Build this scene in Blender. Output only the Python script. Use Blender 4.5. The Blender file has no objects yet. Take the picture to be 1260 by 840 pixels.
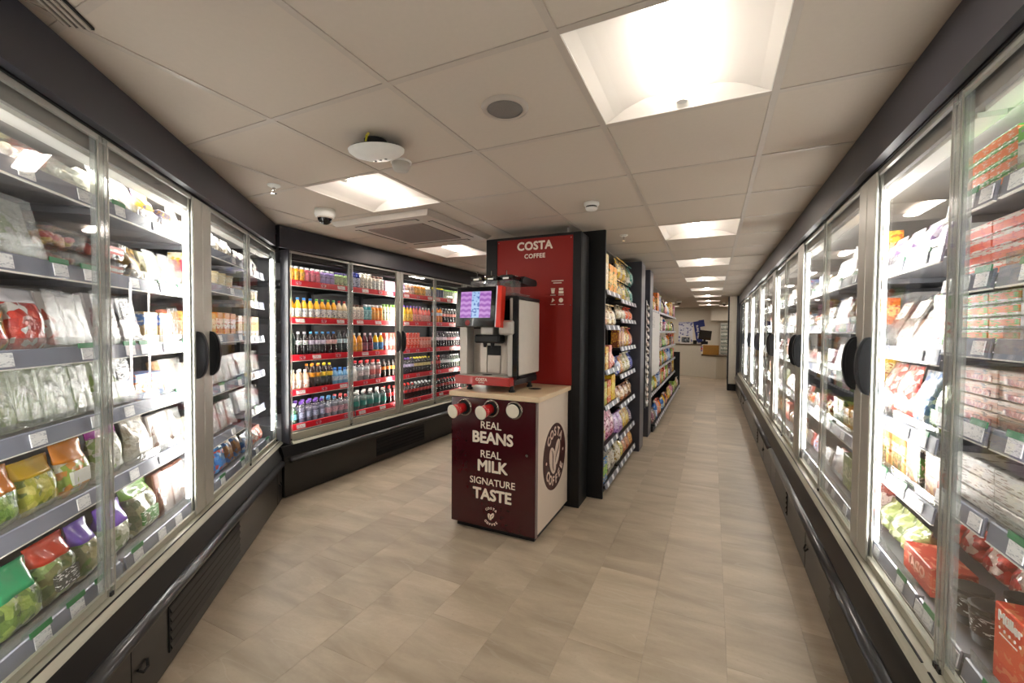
import bpy, math, random
from mathutils import Matrix, Vector, noise
random.seed(7)
SC = bpy.context.scene
COL = SC.collection

# ------------------------------------------------------------------ camera, world, exposure
def R_(a): return math.radians(a)
cam_d = bpy.data.cameras.new('camera'); cam = bpy.data.objects.new('camera', cam_d); COL.objects.link(cam)
cam_d.sensor_width = 36.0; cam_d.lens = 36.0 * 520.0 / 1260.0; cam_d.clip_start = 0.02
yaw, pit, rol = R_(25.35), R_(1.55), R_(0.42)
_r = Vector((math.cos(yaw), math.sin(yaw), 0)); _f = Vector((-math.sin(yaw), math.cos(yaw), 0))
_w = _f * math.cos(pit) - Vector((0, 0, math.sin(pit))); _u = _r.cross(_w)
_r2 = _r * math.cos(rol) + _u * math.sin(rol); _u2 = _u * math.cos(rol) - _r * math.sin(rol)
cm = Matrix((_r2, _u2, -_w)).transposed().to_4x4(); cm.translation = (0, 0, 1.40)
cam.matrix_world = cm
SC.camera = cam
wd = bpy.data.worlds.new('world'); SC.world = wd; wd.use_nodes = True
wd.node_tree.nodes['Background'].inputs[0].default_value = (0.9, 0.85, 0.8, 1)
wd.node_tree.nodes['Background'].inputs[1].default_value = 0.05
SC.view_settings.view_transform = 'Standard'; SC.view_settings.look = 'None'
SC.view_settings.gamma = 1.0; SC.view_settings.use_curve_mapping = False
SC.view_settings.exposure = 0.18
SC.cycles.use_denoising = True
SC.cycles.transparent_max_bounces = 32
SC.cycles.max_bounces = 10
SC.cycles.caustics_reflective = False
SC.cycles.caustics_refractive = False
SC.cycles.sample_clamp_indirect = 6.0
E_CORE, E_LED, E_TOPLED, E_SHELF = 34.0, 72.0, 40.0, 34.0

# ------------------------------------------------------------------ materials
def lin(c):
    if isinstance(c, str):
        c = c.lstrip('#'); c = [int(c[i:i + 2], 16) / 255 for i in (0, 2, 4)]
        c = [(x / 12.92 if x <= 0.04045 else ((x + 0.055) / 1.055) ** 2.4) for x in c]
    return (c[0], c[1], c[2], 1.0)
MATS = {}
class NT:
    def __init__(s, name):
        s.m = bpy.data.materials.new(name); s.m.use_nodes = True
        s.t = s.m.node_tree; s.n = s.t.nodes; s.l = s.t.links
        s.b = s.n['Principled BSDF']; s.out = s.n['Material Output']
    def node(s, typ, **kw):
        nd = s.n.new(typ)
        for k, v in kw.items():
            if k.startswith('i_'):
                nd.inputs[k[2:].replace('_', ' ')].default_value = v
            else: setattr(nd, k, v)
        return nd
    def math(s, op, a, b=None, c=None):
        nd = s.n.new('ShaderNodeMath'); nd.operation = op
        for i, x in enumerate((a, b, c)):
            if x is None: continue
            if hasattr(x, 'is_linked'): s.l.new(x, nd.inputs[i])
            else: nd.inputs[i].default_value = x
        return nd.outputs[0]
    def mix(s, fac, a, b):
        nd = s.n.new('ShaderNodeMix'); nd.data_type = 'RGBA'
        for i, x in ((0, fac), (6, a), (7, b)):
            if hasattr(x, 'is_linked'): s.l.new(x, nd.inputs[i])
            else: nd.inputs[i].default_value = x
        return nd.outputs[2]
    def map(s, vec, scale):
        nd = s.n.new('ShaderNodeMapping'); s.l.new(vec, nd.inputs[0]); nd.inputs[3].default_value = scale
        return nd.outputs[0]
    def bump(s, h, strength=0.3, dist=0.01):
        nd = s.n.new('ShaderNodeBump'); nd.inputs['Strength'].default_value = strength; nd.inputs['Distance'].default_value = dist
        s.l.new(h, nd.inputs['Height']); s.l.new(nd.outputs[0], s.b.inputs['Normal'])

def plain(name, col, rough=0.5, metal=0.0, spec=0.5, coat=0.0, var=0.06, scale=25.0):
    """a plain surface with slight procedural variation"""
    k = ('plain', name)
    if k in MATS: return MATS[k]
    t = NT(name); c = lin(col)
    co = t.node('ShaderNodeTexCoord'); nz = t.node('ShaderNodeTexNoise', i_Scale=scale, i_Detail=3.0)
    t.l.new(co.outputs['Object'], nz.inputs['Vector'])
    d = tuple(x * (1 - var) for x in c[:3]) + (1,); e = tuple(min(1, x * (1 + var)) for x in c[:3]) + (1,)
    t.l.new(t.mix(nz.outputs[0], d, e), t.b.inputs['Base Color'])
    t.b.inputs['Roughness'].default_value = rough; t.b.inputs['Metallic'].default_value = metal
    t.b.inputs['Specular IOR Level'].default_value = spec; t.b.inputs['Coat Weight'].default_value = coat
    MATS[k] = t.m; return t.m

def emit(name, col, strength):
    k = ('emit', name)
    if k in MATS: return MATS[k]
    t = NT(name); t.b.inputs['Base Color'].default_value = lin(col)
    t.b.inputs['Emission Color'].default_value = lin(col); t.b.inputs['Emission Strength'].default_value = strength
    MATS[k] = t.m; return t.m

def clear(name, tint=(1, 1, 1), base=0.04, grow=0.75, rough=0.02, haze=0.0, crinkle=0.0, power=4.0):
    """thin clear sheet: see-through, mirror-like towards grazing angles; haze adds milky plastic"""
    k = ('clear', name)
    if k in MATS: return MATS[k]
    t = NT(name); t.n.remove(t.b)
    tr = t.node('ShaderNodeBsdfTransparent'); tr.inputs[0].default_value = (*tint, 1)
    gl = t.node('ShaderNodeBsdfGlossy'); gl.inputs['Roughness'].default_value = rough
    lw = t.node('ShaderNodeLayerWeight'); lw.inputs[0].default_value = 0.5
    f = t.math('ADD', t.math('MULTIPLY', t.math('POWER', lw.outputs['Facing'], power), grow), base)
    if crinkle:
        co = t.node('ShaderNodeTexCoord'); nz = t.node('ShaderNodeTexNoise', i_Scale=28.0, i_Detail=4.0, i_Roughness=0.6)
        t.l.new(co.outputs['Object'], nz.inputs['Vector'])
        bp = t.node('ShaderNodeBump'); bp.inputs['Strength'].default_value = crinkle; bp.inputs['Distance'].default_value = 0.02
        t.l.new(nz.outputs[0], bp.inputs['Height']); t.l.new(bp.outputs[0], gl.inputs['Normal']); t.l.new(bp.outputs[0], lw.inputs['Normal'])
    base_s = tr.outputs[0]
    if haze:
        df = t.node('ShaderNodeBsdfDiffuse'); df.inputs[0].default_value = (0.85, 0.86, 0.85, 1)
        m0 = t.node('ShaderNodeMixShader'); m0.inputs[0].default_value = haze
        t.l.new(tr.outputs[0], m0.inputs[1]); t.l.new(df.outputs[0], m0.inputs[2]); base_s = m0.outputs[0]
    mx = t.node('ShaderNodeMixShader'); t.l.new(f, mx.inputs[0]); t.l.new(base_s, mx.inputs[1]); t.l.new(gl.outputs[0], mx.inputs[2])
    t.l.new(mx.outputs[0], t.out.inputs[0]); MATS[k] = t.m; return t.m

def pprint(base, panel, ink, lo=0.3, hi=0.72, rough=0.4, film=0.0, seed=0):
    """printed packaging: base colour, a printed panel with its own colour, blocks of ink inside it"""
    k = ('print', base, panel, ink, lo, hi, rough, film, seed)
    if k in MATS: return MATS[k]
    t = NT('printed_pack'); co = t.node('ShaderNodeTexCoord'); g = co.outputs['Generated']
    sp = t.node('ShaderNodeSeparateXYZ'); t.l.new(g, sp.inputs[0]); x, y, z = sp.outputs
    nz = t.node('ShaderNodeTexNoise', i_Scale=1.0, i_Detail=1.0, noise_dimensions='4D', i_W=float(seed)); t.l.new(t.map(g, (5, 5, 11)), nz.inputs['Vector'])
    n2 = t.node('ShaderNodeTexNoise', i_Scale=1.0, i_Detail=2.0, noise_dimensions='4D', i_W=float(seed + 9)); t.l.new(t.map(g, (3, 3, 3)), n2.inputs['Vector'])
    wob = t.math('ADD', z, t.math('MULTIPLY', t.math('SUBTRACT', n2.outputs[0], 0.5), 0.22))
    pm = t.math('MULTIPLY', t.math('GREATER_THAN', wob, lo), t.math('LESS_THAN', wob, hi))
    ik = t.math('GREATER_THAN', nz.outputs[0], 0.56)
    ik2 = t.math('MULTIPLY', ik, t.math('GREATER_THAN', n2.outputs[0], 0.45))
    c = t.mix(pm, lin(base), lin(panel)); c = t.mix(ik2, c, lin(ink))
    t.l.new(c, t.b.inputs['Base Color']); t.b.inputs['Roughness'].default_value = rough
    if film:
        t.b.inputs['Coat Weight'].default_value = 0.9; t.b.inputs['Coat Roughness'].default_value = 0.08
        n3 = t.node('ShaderNodeTexNoise', i_Scale=38.0, i_Detail=3.0); t.l.new(co.outputs['Object'], n3.inputs['Vector'])
        t.bump(n3.outputs[0], film, 0.02)
    MATS[k] = t.m; return t.m

def food(c1, c2, c3, scale=45.0, film=0.6, rough=0.35):
    """food seen through crinkled film: three mottled colours under a glossy coat"""
    k = ('food', c1, c2, c3, scale, film)
    if k in MATS: return MATS[k]
    t = NT('food_under_film'); co = t.node('ShaderNodeTexCoord'); o = co.outputs['Object']
    vo = t.node('ShaderNodeTexVoronoi', i_Scale=scale); t.l.new(o, vo.inputs['Vector'])
    sp = t.node('ShaderNodeSeparateXYZ'); t.l.new(vo.outputs['Color'], sp.inputs[0])
    nz = t.node('ShaderNodeTexNoise', i_Scale=scale * 0.5, i_Detail=4.0); t.l.new(o, nz.inputs['Vector'])
    c = t.mix(t.math('GREATER_THAN', sp.outputs[0], 0.5), lin(c1), lin(c2))
    c = t.mix(t.math('GREATER_THAN', sp.outputs[1], 0.74), c, lin(c3))
    c = t.mix(t.math('MULTIPLY', t.math('GREATER_THAN', nz.outputs[0], 0.6), 0.35), c, (0.9, 0.92, 0.88, 1))
    t.l.new(c, t.b.inputs['Base Color']); t.b.inputs['Roughness'].default_value = rough
    if film:
        t.b.inputs['Coat Weight'].default_value = 1.0; t.b.inputs['Coat Roughness'].default_value = 0.06
        t.bump(nz.outputs[0], film, 0.03)
    MATS[k] = t.m; return t.m

M_ = {}
M_['black'] = plain('black_powder_coat', '#101012', 0.5, spec=.35)
M_['plinth'] = plain('black_plinth_enamel', '#141415', 0.32, coat=0.2)
M_['header'] = plain('dark_slate_fascia', '#34343c', 0.42)
M_['alu'] = plain('satin_aluminium', '#c3c2ba', 0.38, 0.55)
M_['sill'] = plain('pale_aluminium_sill', '#b9b7a6', 0.42, 0.25)
M_['bumper'] = plain('black_rubber_bumper', '#262627', 0.3, coat=.35, spec=.6)
M_['chrome'] = plain('chrome', '#d8d8d8', 0.12, 1.0)
M_['inner'] = plain('grey_enamel_liner', '#8f8d8a', 0.5)
M_['innerdark'] = plain('black_enamel_liner', '#141416', 0.4)
M_['shelfmetal'] = plain('grey_shelf_steel', '#8d8e94', 0.38, 0.3)
M_['strip'] = plain('blue_grey_ticket_strip', '#8a8ea0', 0.25, coat=0.5)
M_['redstrip'] = plain('red_ticket_strip', '#d81f30', 0.3, coat=0.4)
M_['ticket'] = pprint('#f1f1f4', '#f6f6f8', '#c3c6cf', 0.3, 0.7, 0.4, seed=3)
M_['white'] = plain('white_plastic', '#eeece6', 0.4)
M_['greentag'] = plain('green_promo_card', '#1d7a46', 0.4)
M_['glass'] = clear('door_glass', (0.985, 0.995, 0.99), 0.035, 0.55, 0.0)
M_['edge'] = clear('clear_edge_profile', (0.9, 0.92, 0.9), 0.14, 0.6, 0.12, haze=0.22)
M_['film'] = clear('clear_plastic_film', (0.97, 0.98, 0.98), 0.07, 0.6, 0.06, haze=0.10, crinkle=0.6, power=2.5)
M_['tray'] = clear('clear_tray_plastic', (0.95, 0.97, 0.97), 0.08, 0.6, 0.05, haze=0.08, crinkle=0.15, power=2.5)
M_['led'] = emit('cool_led_strip', '#fffaf4', E_LED)
M_['topled'] = emit('cool_canopy_led', '#fffaf4', E_TOPLED)
M_['drinkled'] = emit('neutral_door_led', '#fff8f0', 58.0)
M_['shelfled'] = emit('added_shelf_led', '#fff8f0', E_SHELF)
M_['handle'] = plain('black_handle_plastic', '#202226', 0.4)
M_['dark'] = plain('dark_void', '#08080a', 0.7)

# ------------------------------------------------------------------ geometry helpers
class MB:
    def __init__(s): s.v = []; s.f = []; s.mi = []
    def add(s, vs, fs, m=0):
        b = len(s.v); s.v += [tuple(p) for p in vs]; s.f += [tuple(b + i for i in f) for f in fs]; s.mi += [m] * len(fs); return s
    def box(s, x0, x1, y0, y1, z0, z1, b=0.0, m=0):
        if b <= 0:
            vs = [(x, y, z) for z in (z0, z1) for y in (y0, y1) for x in (x0, x1)]
            return s.add(vs, [(0, 2, 3, 1), (4, 5, 7, 6), (0, 1, 5, 4), (2, 6, 7, 3), (0, 4, 6, 2), (1, 3, 7, 5)], m)
        b = min(b, (x1 - x0) * .45, (y1 - y0) * .45, (z1 - z0) * .45)
        vs = []; idx = {}
        X, Y, Z = (x0, x1), (y0, y1), (z0, z1)
        for i in (0, 1):
            for j in (0, 1):
                for k in (0, 1):
                    sx, sy, sz = (b if i == 0 else -b), (b if j == 0 else -b), (b if k == 0 else -b)
                    for ax in range(3):
                        p = [X[i] + sx, Y[j] + sy, Z[k] + sz]; p[ax] = (X[i], Y[j], Z[k])[ax]
                        idx[(i, j, k, ax)] = len(vs); vs.append(p)
        fs = []
        I = idx
        for a in (0, 1):
            q = [(0, 0), (1, 0), (1, 1), (0, 1)]
            fx = [I[(a, p[0], p[1], 0)] for p in q]; fy = [I[(p[0], a, p[1], 1)] for p in q]; fz = [I[(p[0], p[1], a, 2)] for p in q]
            fs += [fx if a else fx[::-1], fy[::-1] if a else fy, fz if a else fz[::-1]]
        for a in (0, 1):
            for c in (0, 1):
                fs.append((I[(0, a, c, 1)], I[(1, a, c, 1)], I[(1, a, c, 2)], I[(0, a, c, 2)]))
                fs.append((I[(a, 0, c, 0)], I[(a, 1, c, 0)], I[(a, 1, c, 2)], I[(a, 0, c, 2)]))
                fs.append((I[(a, c, 0, 0)], I[(a, c, 1, 0)], I[(a, c, 1, 1)], I[(a, c, 0, 1)]))
        for i in (0, 1):
            for j in (0, 1):
                for k in (0, 1): fs.append(tuple(I[(i, j, k, a)] for a in range(3)))
        return s.add(vs, fs, m)
    def prism(s, prof, a0, a1, axis='x', m=0):
        """extrude a closed 2-D profile: axis x -> profile is (y,z); axis y -> (x,z); axis z -> (x,y)"""
        n = len(prof); vs = []
        for a in (a0, a1):
            for p in prof:
                vs.append((a, p[0], p[1]) if axis == 'x' else (p[0], a, p[1]) if axis == 'y' else (p[0], p[1], a))
        fs = [tuple(range(n))[::-1], tuple(range(n, 2 * n))] + [(i, (i + 1) % n, n + (i + 1) % n, n + i) for i in range(n)]
        return s.add(vs, fs, m)
    def lathe(s, prof, n=14, cx=0, cy=0, cap=True, m=0, axis='z'):
        vs = []
        for r, z in prof:
            for i in range(n):
                a = 2 * math.pi * i / n; c, d = r * math.cos(a), r * math.sin(a)
                vs.append((cx + c, cy + d, z) if axis == 'z' else (cx + c, z, cy + d))
        fs = []
        for k in range(len(prof) - 1):
            for i in range(n):
                j = (i + 1) % n; fs.append((k * n + i, k * n + j, (k + 1) * n + j, (k + 1) * n + i))
        if cap: fs += [tuple(range(n))[::-1], tuple(range((len(prof) - 1) * n, len(prof) * n))]
        return s.add(vs, fs, m)
    def tube(s, path, r, n=8, m=0):
        path = [Vector(p) for p in path]; vs = []
        for k, p in enumerate(path):
            d = (path[min(k + 1, len(path) - 1)] - path[max(k - 1, 0)]).normalized()
            a = d.cross(Vector((0, 0, 1)))
            if a.length < 0.01: a = d.cross(Vector((1, 0, 0)))
            a.normalize(); b = d.cross(a)
            for i in range(n):
                t = 2 * math.pi * i / n; vs.append(p + a * r * math.cos(t) + b * r * math.sin(t))
        fs = [(k * n + i, k * n + (i + 1) % n, (k + 1) * n + (i + 1) % n, (k + 1) * n + i) for k in range(len(path) - 1) for i in range(n)]
        fs += [tuple(range(n))[::-1], tuple(range((len(path) - 1) * n, len(path) * n))]
        return s.add(vs, fs, m)
    def blob(s, c, r, n=6, m=0, jit=0.12):
        vs = []; fs = []; rings = 4
        for k in range(rings + 1):
            ph = math.pi * k / rings
            for i in range(n):
                a = 2 * math.pi * i / n + k; q = 1 + random.uniform(-jit, jit)
                vs.append((c[0] + r[0] * q * math.sin(ph) * math.cos(a), c[1] + r[1] * q * math.sin(ph) * math.sin(a), c[2] + r[2] * math.cos(ph)))
        for k in range(rings):
            for i in range(n): fs.append((k * n + i, (k + 1) * n + i, (k + 1) * n + (i + 1) % n, k * n + (i + 1) % n))
        return s.add(vs, fs, m)
    def mesh(s, name, mats, smooth=False):
        me = bpy.data.meshes.new(name); me.from_pydata(s.v, [], s.f)
        if not isinstance(mats, (list, tuple)): mats = [mats]
        for m in mats: me.materials.append(m)
        if len(mats) > 1: me.polygons.foreach_set('material_index', s.mi)
        if smooth: me.polygons.foreach_set('use_smooth', [True] * len(me.polygons))
        me.update()
        return me
def ob(name, me, parent=None, loc=None, mw=None):
    o = bpy.data.objects.new(name, me); COL.objects.link(o)
    if parent: o.parent = parent
    if mw is not None: o.matrix_local = mw
    elif loc is not None: o.location = loc
    return o
def part(name, mb, mat, parent, smooth=False, mw=None):
    return ob(name, mb.mesh(name, mat, smooth), parent, mw=mw)
def boxp(name, d, mat, parent, b=0.0): return part(name, MB().box(*d, b=b), mat, parent)
def tag(o, label, cat, group=None):
    o['label'] = label; o['category'] = cat
    if group: o['group'] = group
    return o
def thing(name, label, cat, mw=None, group=None):
    o = ob(name, None, mw=mw); o.empty_display_size = 0.1
    return tag(o, label, cat, group)
def struct(o): o['kind'] = 'structure'; return o
def frame(x, y, deg, z=0): return Matrix.Translation((x, y, z)) @ Matrix.Rotation(R_(deg), 4, 'Z')

def text_mesh(s, size, bold=0.0, depth=0.0006, spacing=1.0):
    cu = bpy.data.curves.new('lettering', 'FONT'); cu.body = s; cu.size = size; cu.align_x = 'CENTER'; cu.align_y = 'CENTER'
    cu.extrude = depth; cu.offset = bold; cu.space_character = spacing; cu.resolution_u = 3
    o = bpy.data.objects.new('lettering', cu); COL.objects.link(o)
    dg = bpy.context.evaluated_depsgraph_get(); dg.update()
    me = bpy.data.meshes.new_from_object(o.evaluated_get(dg))
    bpy.data.objects.remove(o); bpy.data.curves.remove(cu)
    return me
FRONT = Matrix.Rotation(R_(90), 4, 'X')           # lettering upright, facing -y
SIDE = Matrix.Rotation(R_(90), 4, 'Z') @ FRONT     # lettering upright, facing +x
def heavy(me, w):
    """thicken lettering by merging shifted copies"""
    if w <= 0: return me
    b = MB()
    for k in range(9):
        d = Vector((w * math.cos(k * math.pi / 4), w * math.sin(k * math.pi / 4), 0)) if k else Vector()
        b.add([v.co + d + Vector((0, 0, k * 1e-5)) for v in me.vertices], [tuple(p.vertices) for p in me.polygons])
    nm = me.name; bpy.data.meshes.remove(me)
    return b.mesh('lettering', M_['white'])
def text(name, s, size, mat, parent, mw, bold=0.0, spacing=1.0, depth=0.0006):
    me = heavy(text_mesh(s, size, 0.0, depth, spacing), bold); me.materials.clear(); me.materials.append(mat)
    return ob(name, me, parent, mw=mw)

# ------------------------------------------------------------------ the room
FL = -3.14; CZ = 2.24; TP = 0.605; GX, GY = -2.235, 1.150
def floor_mat():
    t = NT('stone_floor_tile'); co = t.node('ShaderNodeTexCoord'); oi = t.node('ShaderNodeObjectInfo')
    ge = t.node('ShaderNodeNewGeometry')
    off = t.node('ShaderNodeVectorMath', operation='SCALE'); 
    cb = t.node('ShaderNodeCombineXYZ'); t.l.new(oi.outputs['Random'], cb.inputs[0]); t.l.new(oi.outputs['Random'], cb.inputs[1])
    t.l.new(cb.outputs[0], off.inputs[0]); off.inputs['Scale'].default_value = 37.0
    ad = t.node('ShaderNodeVectorMath', operation='ADD'); t.l.new(co.outputs['Object'], ad.inputs[0]); t.l.new(off.outputs[0], ad.inputs[1])
    n1 = t.node('ShaderNodeTexNoise', i_Scale=1.0, i_Detail=6.0, i_Roughness=0.6, i_Distortion=0.4); t.l.new(t.map(ad.outputs[0], (1.6, 5.5, 1)), n1.inputs['Vector'])
    n2 = t.node('ShaderNodeTexNoise', i_Scale=55.0, i_Detail=5.0, i_Roughness=0.7); t.l.new(ad.outputs[0], n2.inputs['Vector'])
    n3 = t.node('ShaderNodeTexNoise', i_Scale=1.0, i_Detail=2.0, i_Distortion=0.25); t.l.new(t.map(ad.outputs[0], (.7, 6.5, 1)), n3.inputs['Vector'])
    vein = t.math('LESS_THAN', t.math('ABSOLUTE', t.math('SUBTRACT', n3.outputs[0], 0.56)), 0.0045)
    n1c = t.node('ShaderNodeClamp'); t.l.new(t.math('ADD', t.math('MULTIPLY', t.math('SUBTRACT', n1.outputs[0], .5), 1.35), .5), n1c.inputs[0])
    c = t.mix(n1c.outputs[0], lin('#82745f'), lin('#d0c0a9'))
    c = t.mix(t.math('MULTIPLY', t.math('SUBTRACT', n2.outputs[0], 0.35), 0.5), c, lin('#9c8b72'))
    c = t.mix(t.math('MULTIPLY', vein, 0.14), c, lin('#c9bfae'))
    sp = t.math('GREATER_THAN', n2.outputs[0], 0.68); c = t.mix(t.math('MULTIPLY', sp, 0.35), c, lin('#554d42'))
    hv = t.node('ShaderNodeHueSaturation'); t.l.new(c, hv.inputs['Color'])
    t.l.new(t.math('ADD', t.math('MULTIPLY', oi.outputs['Random'], 0.2), 0.88), hv.inputs['Value'])
    t.l.new(hv.outputs[0], t.b.inputs['Base Color'])
    t.l.new(t.math('ADD', t.math('MULTIPLY', n1.outputs[0], 0.25), 0.26), t.b.inputs['Roughness'])
    t.b.inputs['Specular IOR Level'].default_value = 0.4
    t.bump(n2.outputs[0], 0.08, 0.004)
    return t.m
M_['floor'] = floor_mat()
M_['grout'] = plain('brown_grout', '#857a6b', 0.8)
M_['wall'] = plain('cream_wall_paint', '#e2dbcb', 0.7)
M_['ctile'] = plain('off_white_ceiling_tile', '#c8bbac', 0.75, var=0.03, scale=60)
M_['tbar'] = plain('white_ceiling_bar', '#bcb0a3', 0.45)

fl = struct(ob('floor', MB().box(-5.6, 2.2, -2.6, 17.0, -0.08, -0.004).mesh('floor', M_['grout'])))
tw, tl = 0.325, 0.65
tile_me = MB().box(0, tw - 0.0007, 0, tl - 0.0007, -0.004, 0.0, b=0.0003).mesh('floor_tile', M_['floor'])
big = MB()
for c in range(-15, 5):
    x = 0.08 + c * tw; shift = ((c * 7) % 5) * 0.13
    for r in range(-3, 27):
        y = r * tl - shift
        near = -3.3 < x < 0.75 and 0.2 < y < 13.6 and not (x < -1.3 and y > 5.6) and not (x < -0.9 and y > 6.2)
        if near: ob('floor_tile', tile_me, fl, loc=(x, y, 0))
        else: big.box(x, x + tw - .0015, y, y + tl - .0015, -.004, 0)
o = part('outer_floor_tiles', big, M_['floor'], fl); o['kind'] = 'stuff'

ce = struct(ob('ceiling', MB().box(-5.6, 2.2, -2.6, 17.0, CZ + 0.09, CZ + 0.16).mesh('ceiling', M_['wall'])))
ct_me = MB().box(0.011, TP - 0.011, 0.011, TP - 0.011, 0.003, 0.02, b=0.002).mesh('ceiling_tile', M_['ctile'])
PANELS = [(3, 0), (3, 4), (3, 7), (3, 10), (3, 13), (3, 16), (3, 19), (3, 22), (0, 1), (-1, 4), (0, 7), (0, 10), (0, 13), (0, 16), (0, 19), (0, 22), (1, 20), (1, 23), (4, 23)]  # panels over the hidden aisle and beyond the far shelving are added for brightness
SKIP = set(PANELS)
far_t = MB()
for i in range(-6, 8):
    for j in range(-6, 27):
        x, y = GX + i * TP, GY + j * TP
        if (i, j) in SKIP: continue
        if -3.4 < x < 0.6 and -0.2 < y < 13.4 and not (x < -1.7 and y > 6): ob('ceiling_tile', ct_me, ce, loc=(x, y, CZ))
        else: far_t.box(x + .011, x + TP - .011, y + .011, y + TP - .011, CZ + .003, CZ + .02)
o = part('outer_ceiling_tiles', far_t, M_['ctile'], ce); o['kind'] = 'stuff'
for i in range(-6, 9): boxp('ceiling_bar', (GX + i * TP - .012, GX + i * TP + .012, -2.6, 17, CZ, CZ + .025), M_['tbar'], ce)
for j in range(-6, 28): boxp('ceiling_bar', (-5.6, 2.2, GY + j * TP - .012, GY + j * TP + .012, CZ + .0006, CZ + .025), M_['tbar'], ce)
for n, d in dict(wall_left=(-5.6, -5.5, -2.6, 17, 0, CZ), wall_right=(1.5, 1.6, -2.6, 17, 0, CZ), wall_back=(-5.6, 2.2, -2.6, -2.5, 0, CZ), wall_far=(-5.6, 2.2, 16.6, 16.7, 0, CZ)).items():
    struct(ob(n, MB().box(*d).mesh(n, M_['wall'])))

# ceiling light panels
M_['lens'] = emit('bright_light_lens', '#fff3ea', E_CORE)
M_['wing'] = plain('white_light_reflector', '#f6f1e8', .6, var=.01)
POS = {(3, 0): 'nearest large lit ceiling panel above the aisle', (3, 4): 'second lit ceiling panel along the right aisle', (3, 7): 'third lit ceiling panel along the right aisle',
       (3, 10): 'fourth lit ceiling panel along the right aisle', (3, 13): 'fifth lit ceiling panel along the right aisle', (3, 16): 'sixth lit ceiling panel along the right aisle', (3, 19): 'seventh lit ceiling panel along the right aisle', (3, 22): 'farthest lit ceiling panel above the till counter',
       (1, 20): 'ceiling panel added to brighten the far shelving end', (1, 23): 'ceiling panel added to brighten the far wall', (4, 23): 'ceiling panel added to brighten the far right recess', **{(0, j): 'added ceiling panel lighting the far end over the hidden aisle, %s in line' % w for j, w in zip((7, 10, 13, 16, 19, 22), ('first', 'second', 'third', 'fourth', 'fifth', 'sixth'))},
       (0, 1): 'lit ceiling panel between white dome camera and cassette vent', (-1, 4): 'lit ceiling panel behind cassette vent before drinks fridge'}
n0 = 10
wing = MB(); n0 = 16
prof = [(-.287 + .574 * k / n0, .004 + .052 * math.sin(math.pi * k / n0) ** .8) for k in range(n0 + 1)]
wing.prism(prof + [(.287, .07), (-.287, .07)], -.287, .287, 'y')
for sy in (-1, 1):   # sloping end wings
    wing.add([(-.287, sy * .287, .004), (.287, sy * .287, .004), (.16, sy * .24, .046), (-.16, sy * .24, .046)], [(0, 1, 2, 3)])
wing_me = wing.mesh('reflector', M_['wing'], False)
lens_me = MB().prism([(.042 * math.cos(2 * math.pi * k / 14), .033 + .012 * math.sin(2 * math.pi * k / 14)) for k in range(14)], -.24, .24, 'y').mesh('lens', M_['lens'])
rim_me = MB().box(-.295, .295, -.295, -.287, .002, .06).box(-.295, .295, .287, .295, .002, .06).box(-.295, -.287, -.287, .287, .002, .06).box(.287, .295, -.287, .287, .002, .06).mesh('rim', M_['white'])
sens_me = MB().lathe([(.0, .0), (.018, .002), (.022, .02)], 16).mesh('sensor_button', M_['white'])
for (i, j) in PANELS:
    t = thing('ceiling_light', POS[(i, j)], 'ceiling light', Matrix.Translation((GX + (i + .5) * TP, GY + (j + .5) * TP, CZ)), 'square ceiling light panels')
    ob('reflector', wing_me, t); ob('lens', lens_me, t); ob('rim', rim_me, t); ob('sensor_button', sens_me, t, loc=(0, .25 if j == 0 else -.25, .008))

# ------------------------------------------------------------------ refrigerated display cabinets
ORD = 'first second third fourth fifth sixth seventh eighth ninth tenth eleventh twelfth thirteenth fourteenth fifteenth sixteenth seventeenth eighteenth nineteenth twentieth'.split()
tick_me = MB().box(-.03, .03, -.0015, .0015, -.02, .02).mesh('price_ticket', M_['ticket'])
gt_me = MB().box(-.04, .04, -.0015, .0015, -.009, .009).mesh('promo_tab', M_['greentag'])
promo_me = MB().box(-.045, .045, -.0012, .0012, -.017, .017).mesh('promo_card', pprint('#f4e9ea', '#f7f2f2', '#d12a3a', seed=5))
promo2_me = MB().box(-.03, .03, -.0012, .0012, -.017, .017).mesh('promo_card', pprint('#c4143a', '#a81233', '#f3d9df', seed=6))
def half_moon():
    m = MB(); pr = []
    for k in range(15):
        a = math.pi * k / 14; pr.append((-.05 * math.sin(a) ** .8 if 0 < k < 14 else 0, .12 * math.cos(a)))
    m.prism([(p[0], p[1]) for p in pr], -.009, .009, 'x'); m.prism([(p[0] * .8, p[1] * .92) for p in pr], -.013, .013, 'x')
    return m.mesh('handle', M_['handle'])
HANDLE = half_moon()
DD = 0.085      # door plane depth behind the plinth face
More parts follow.
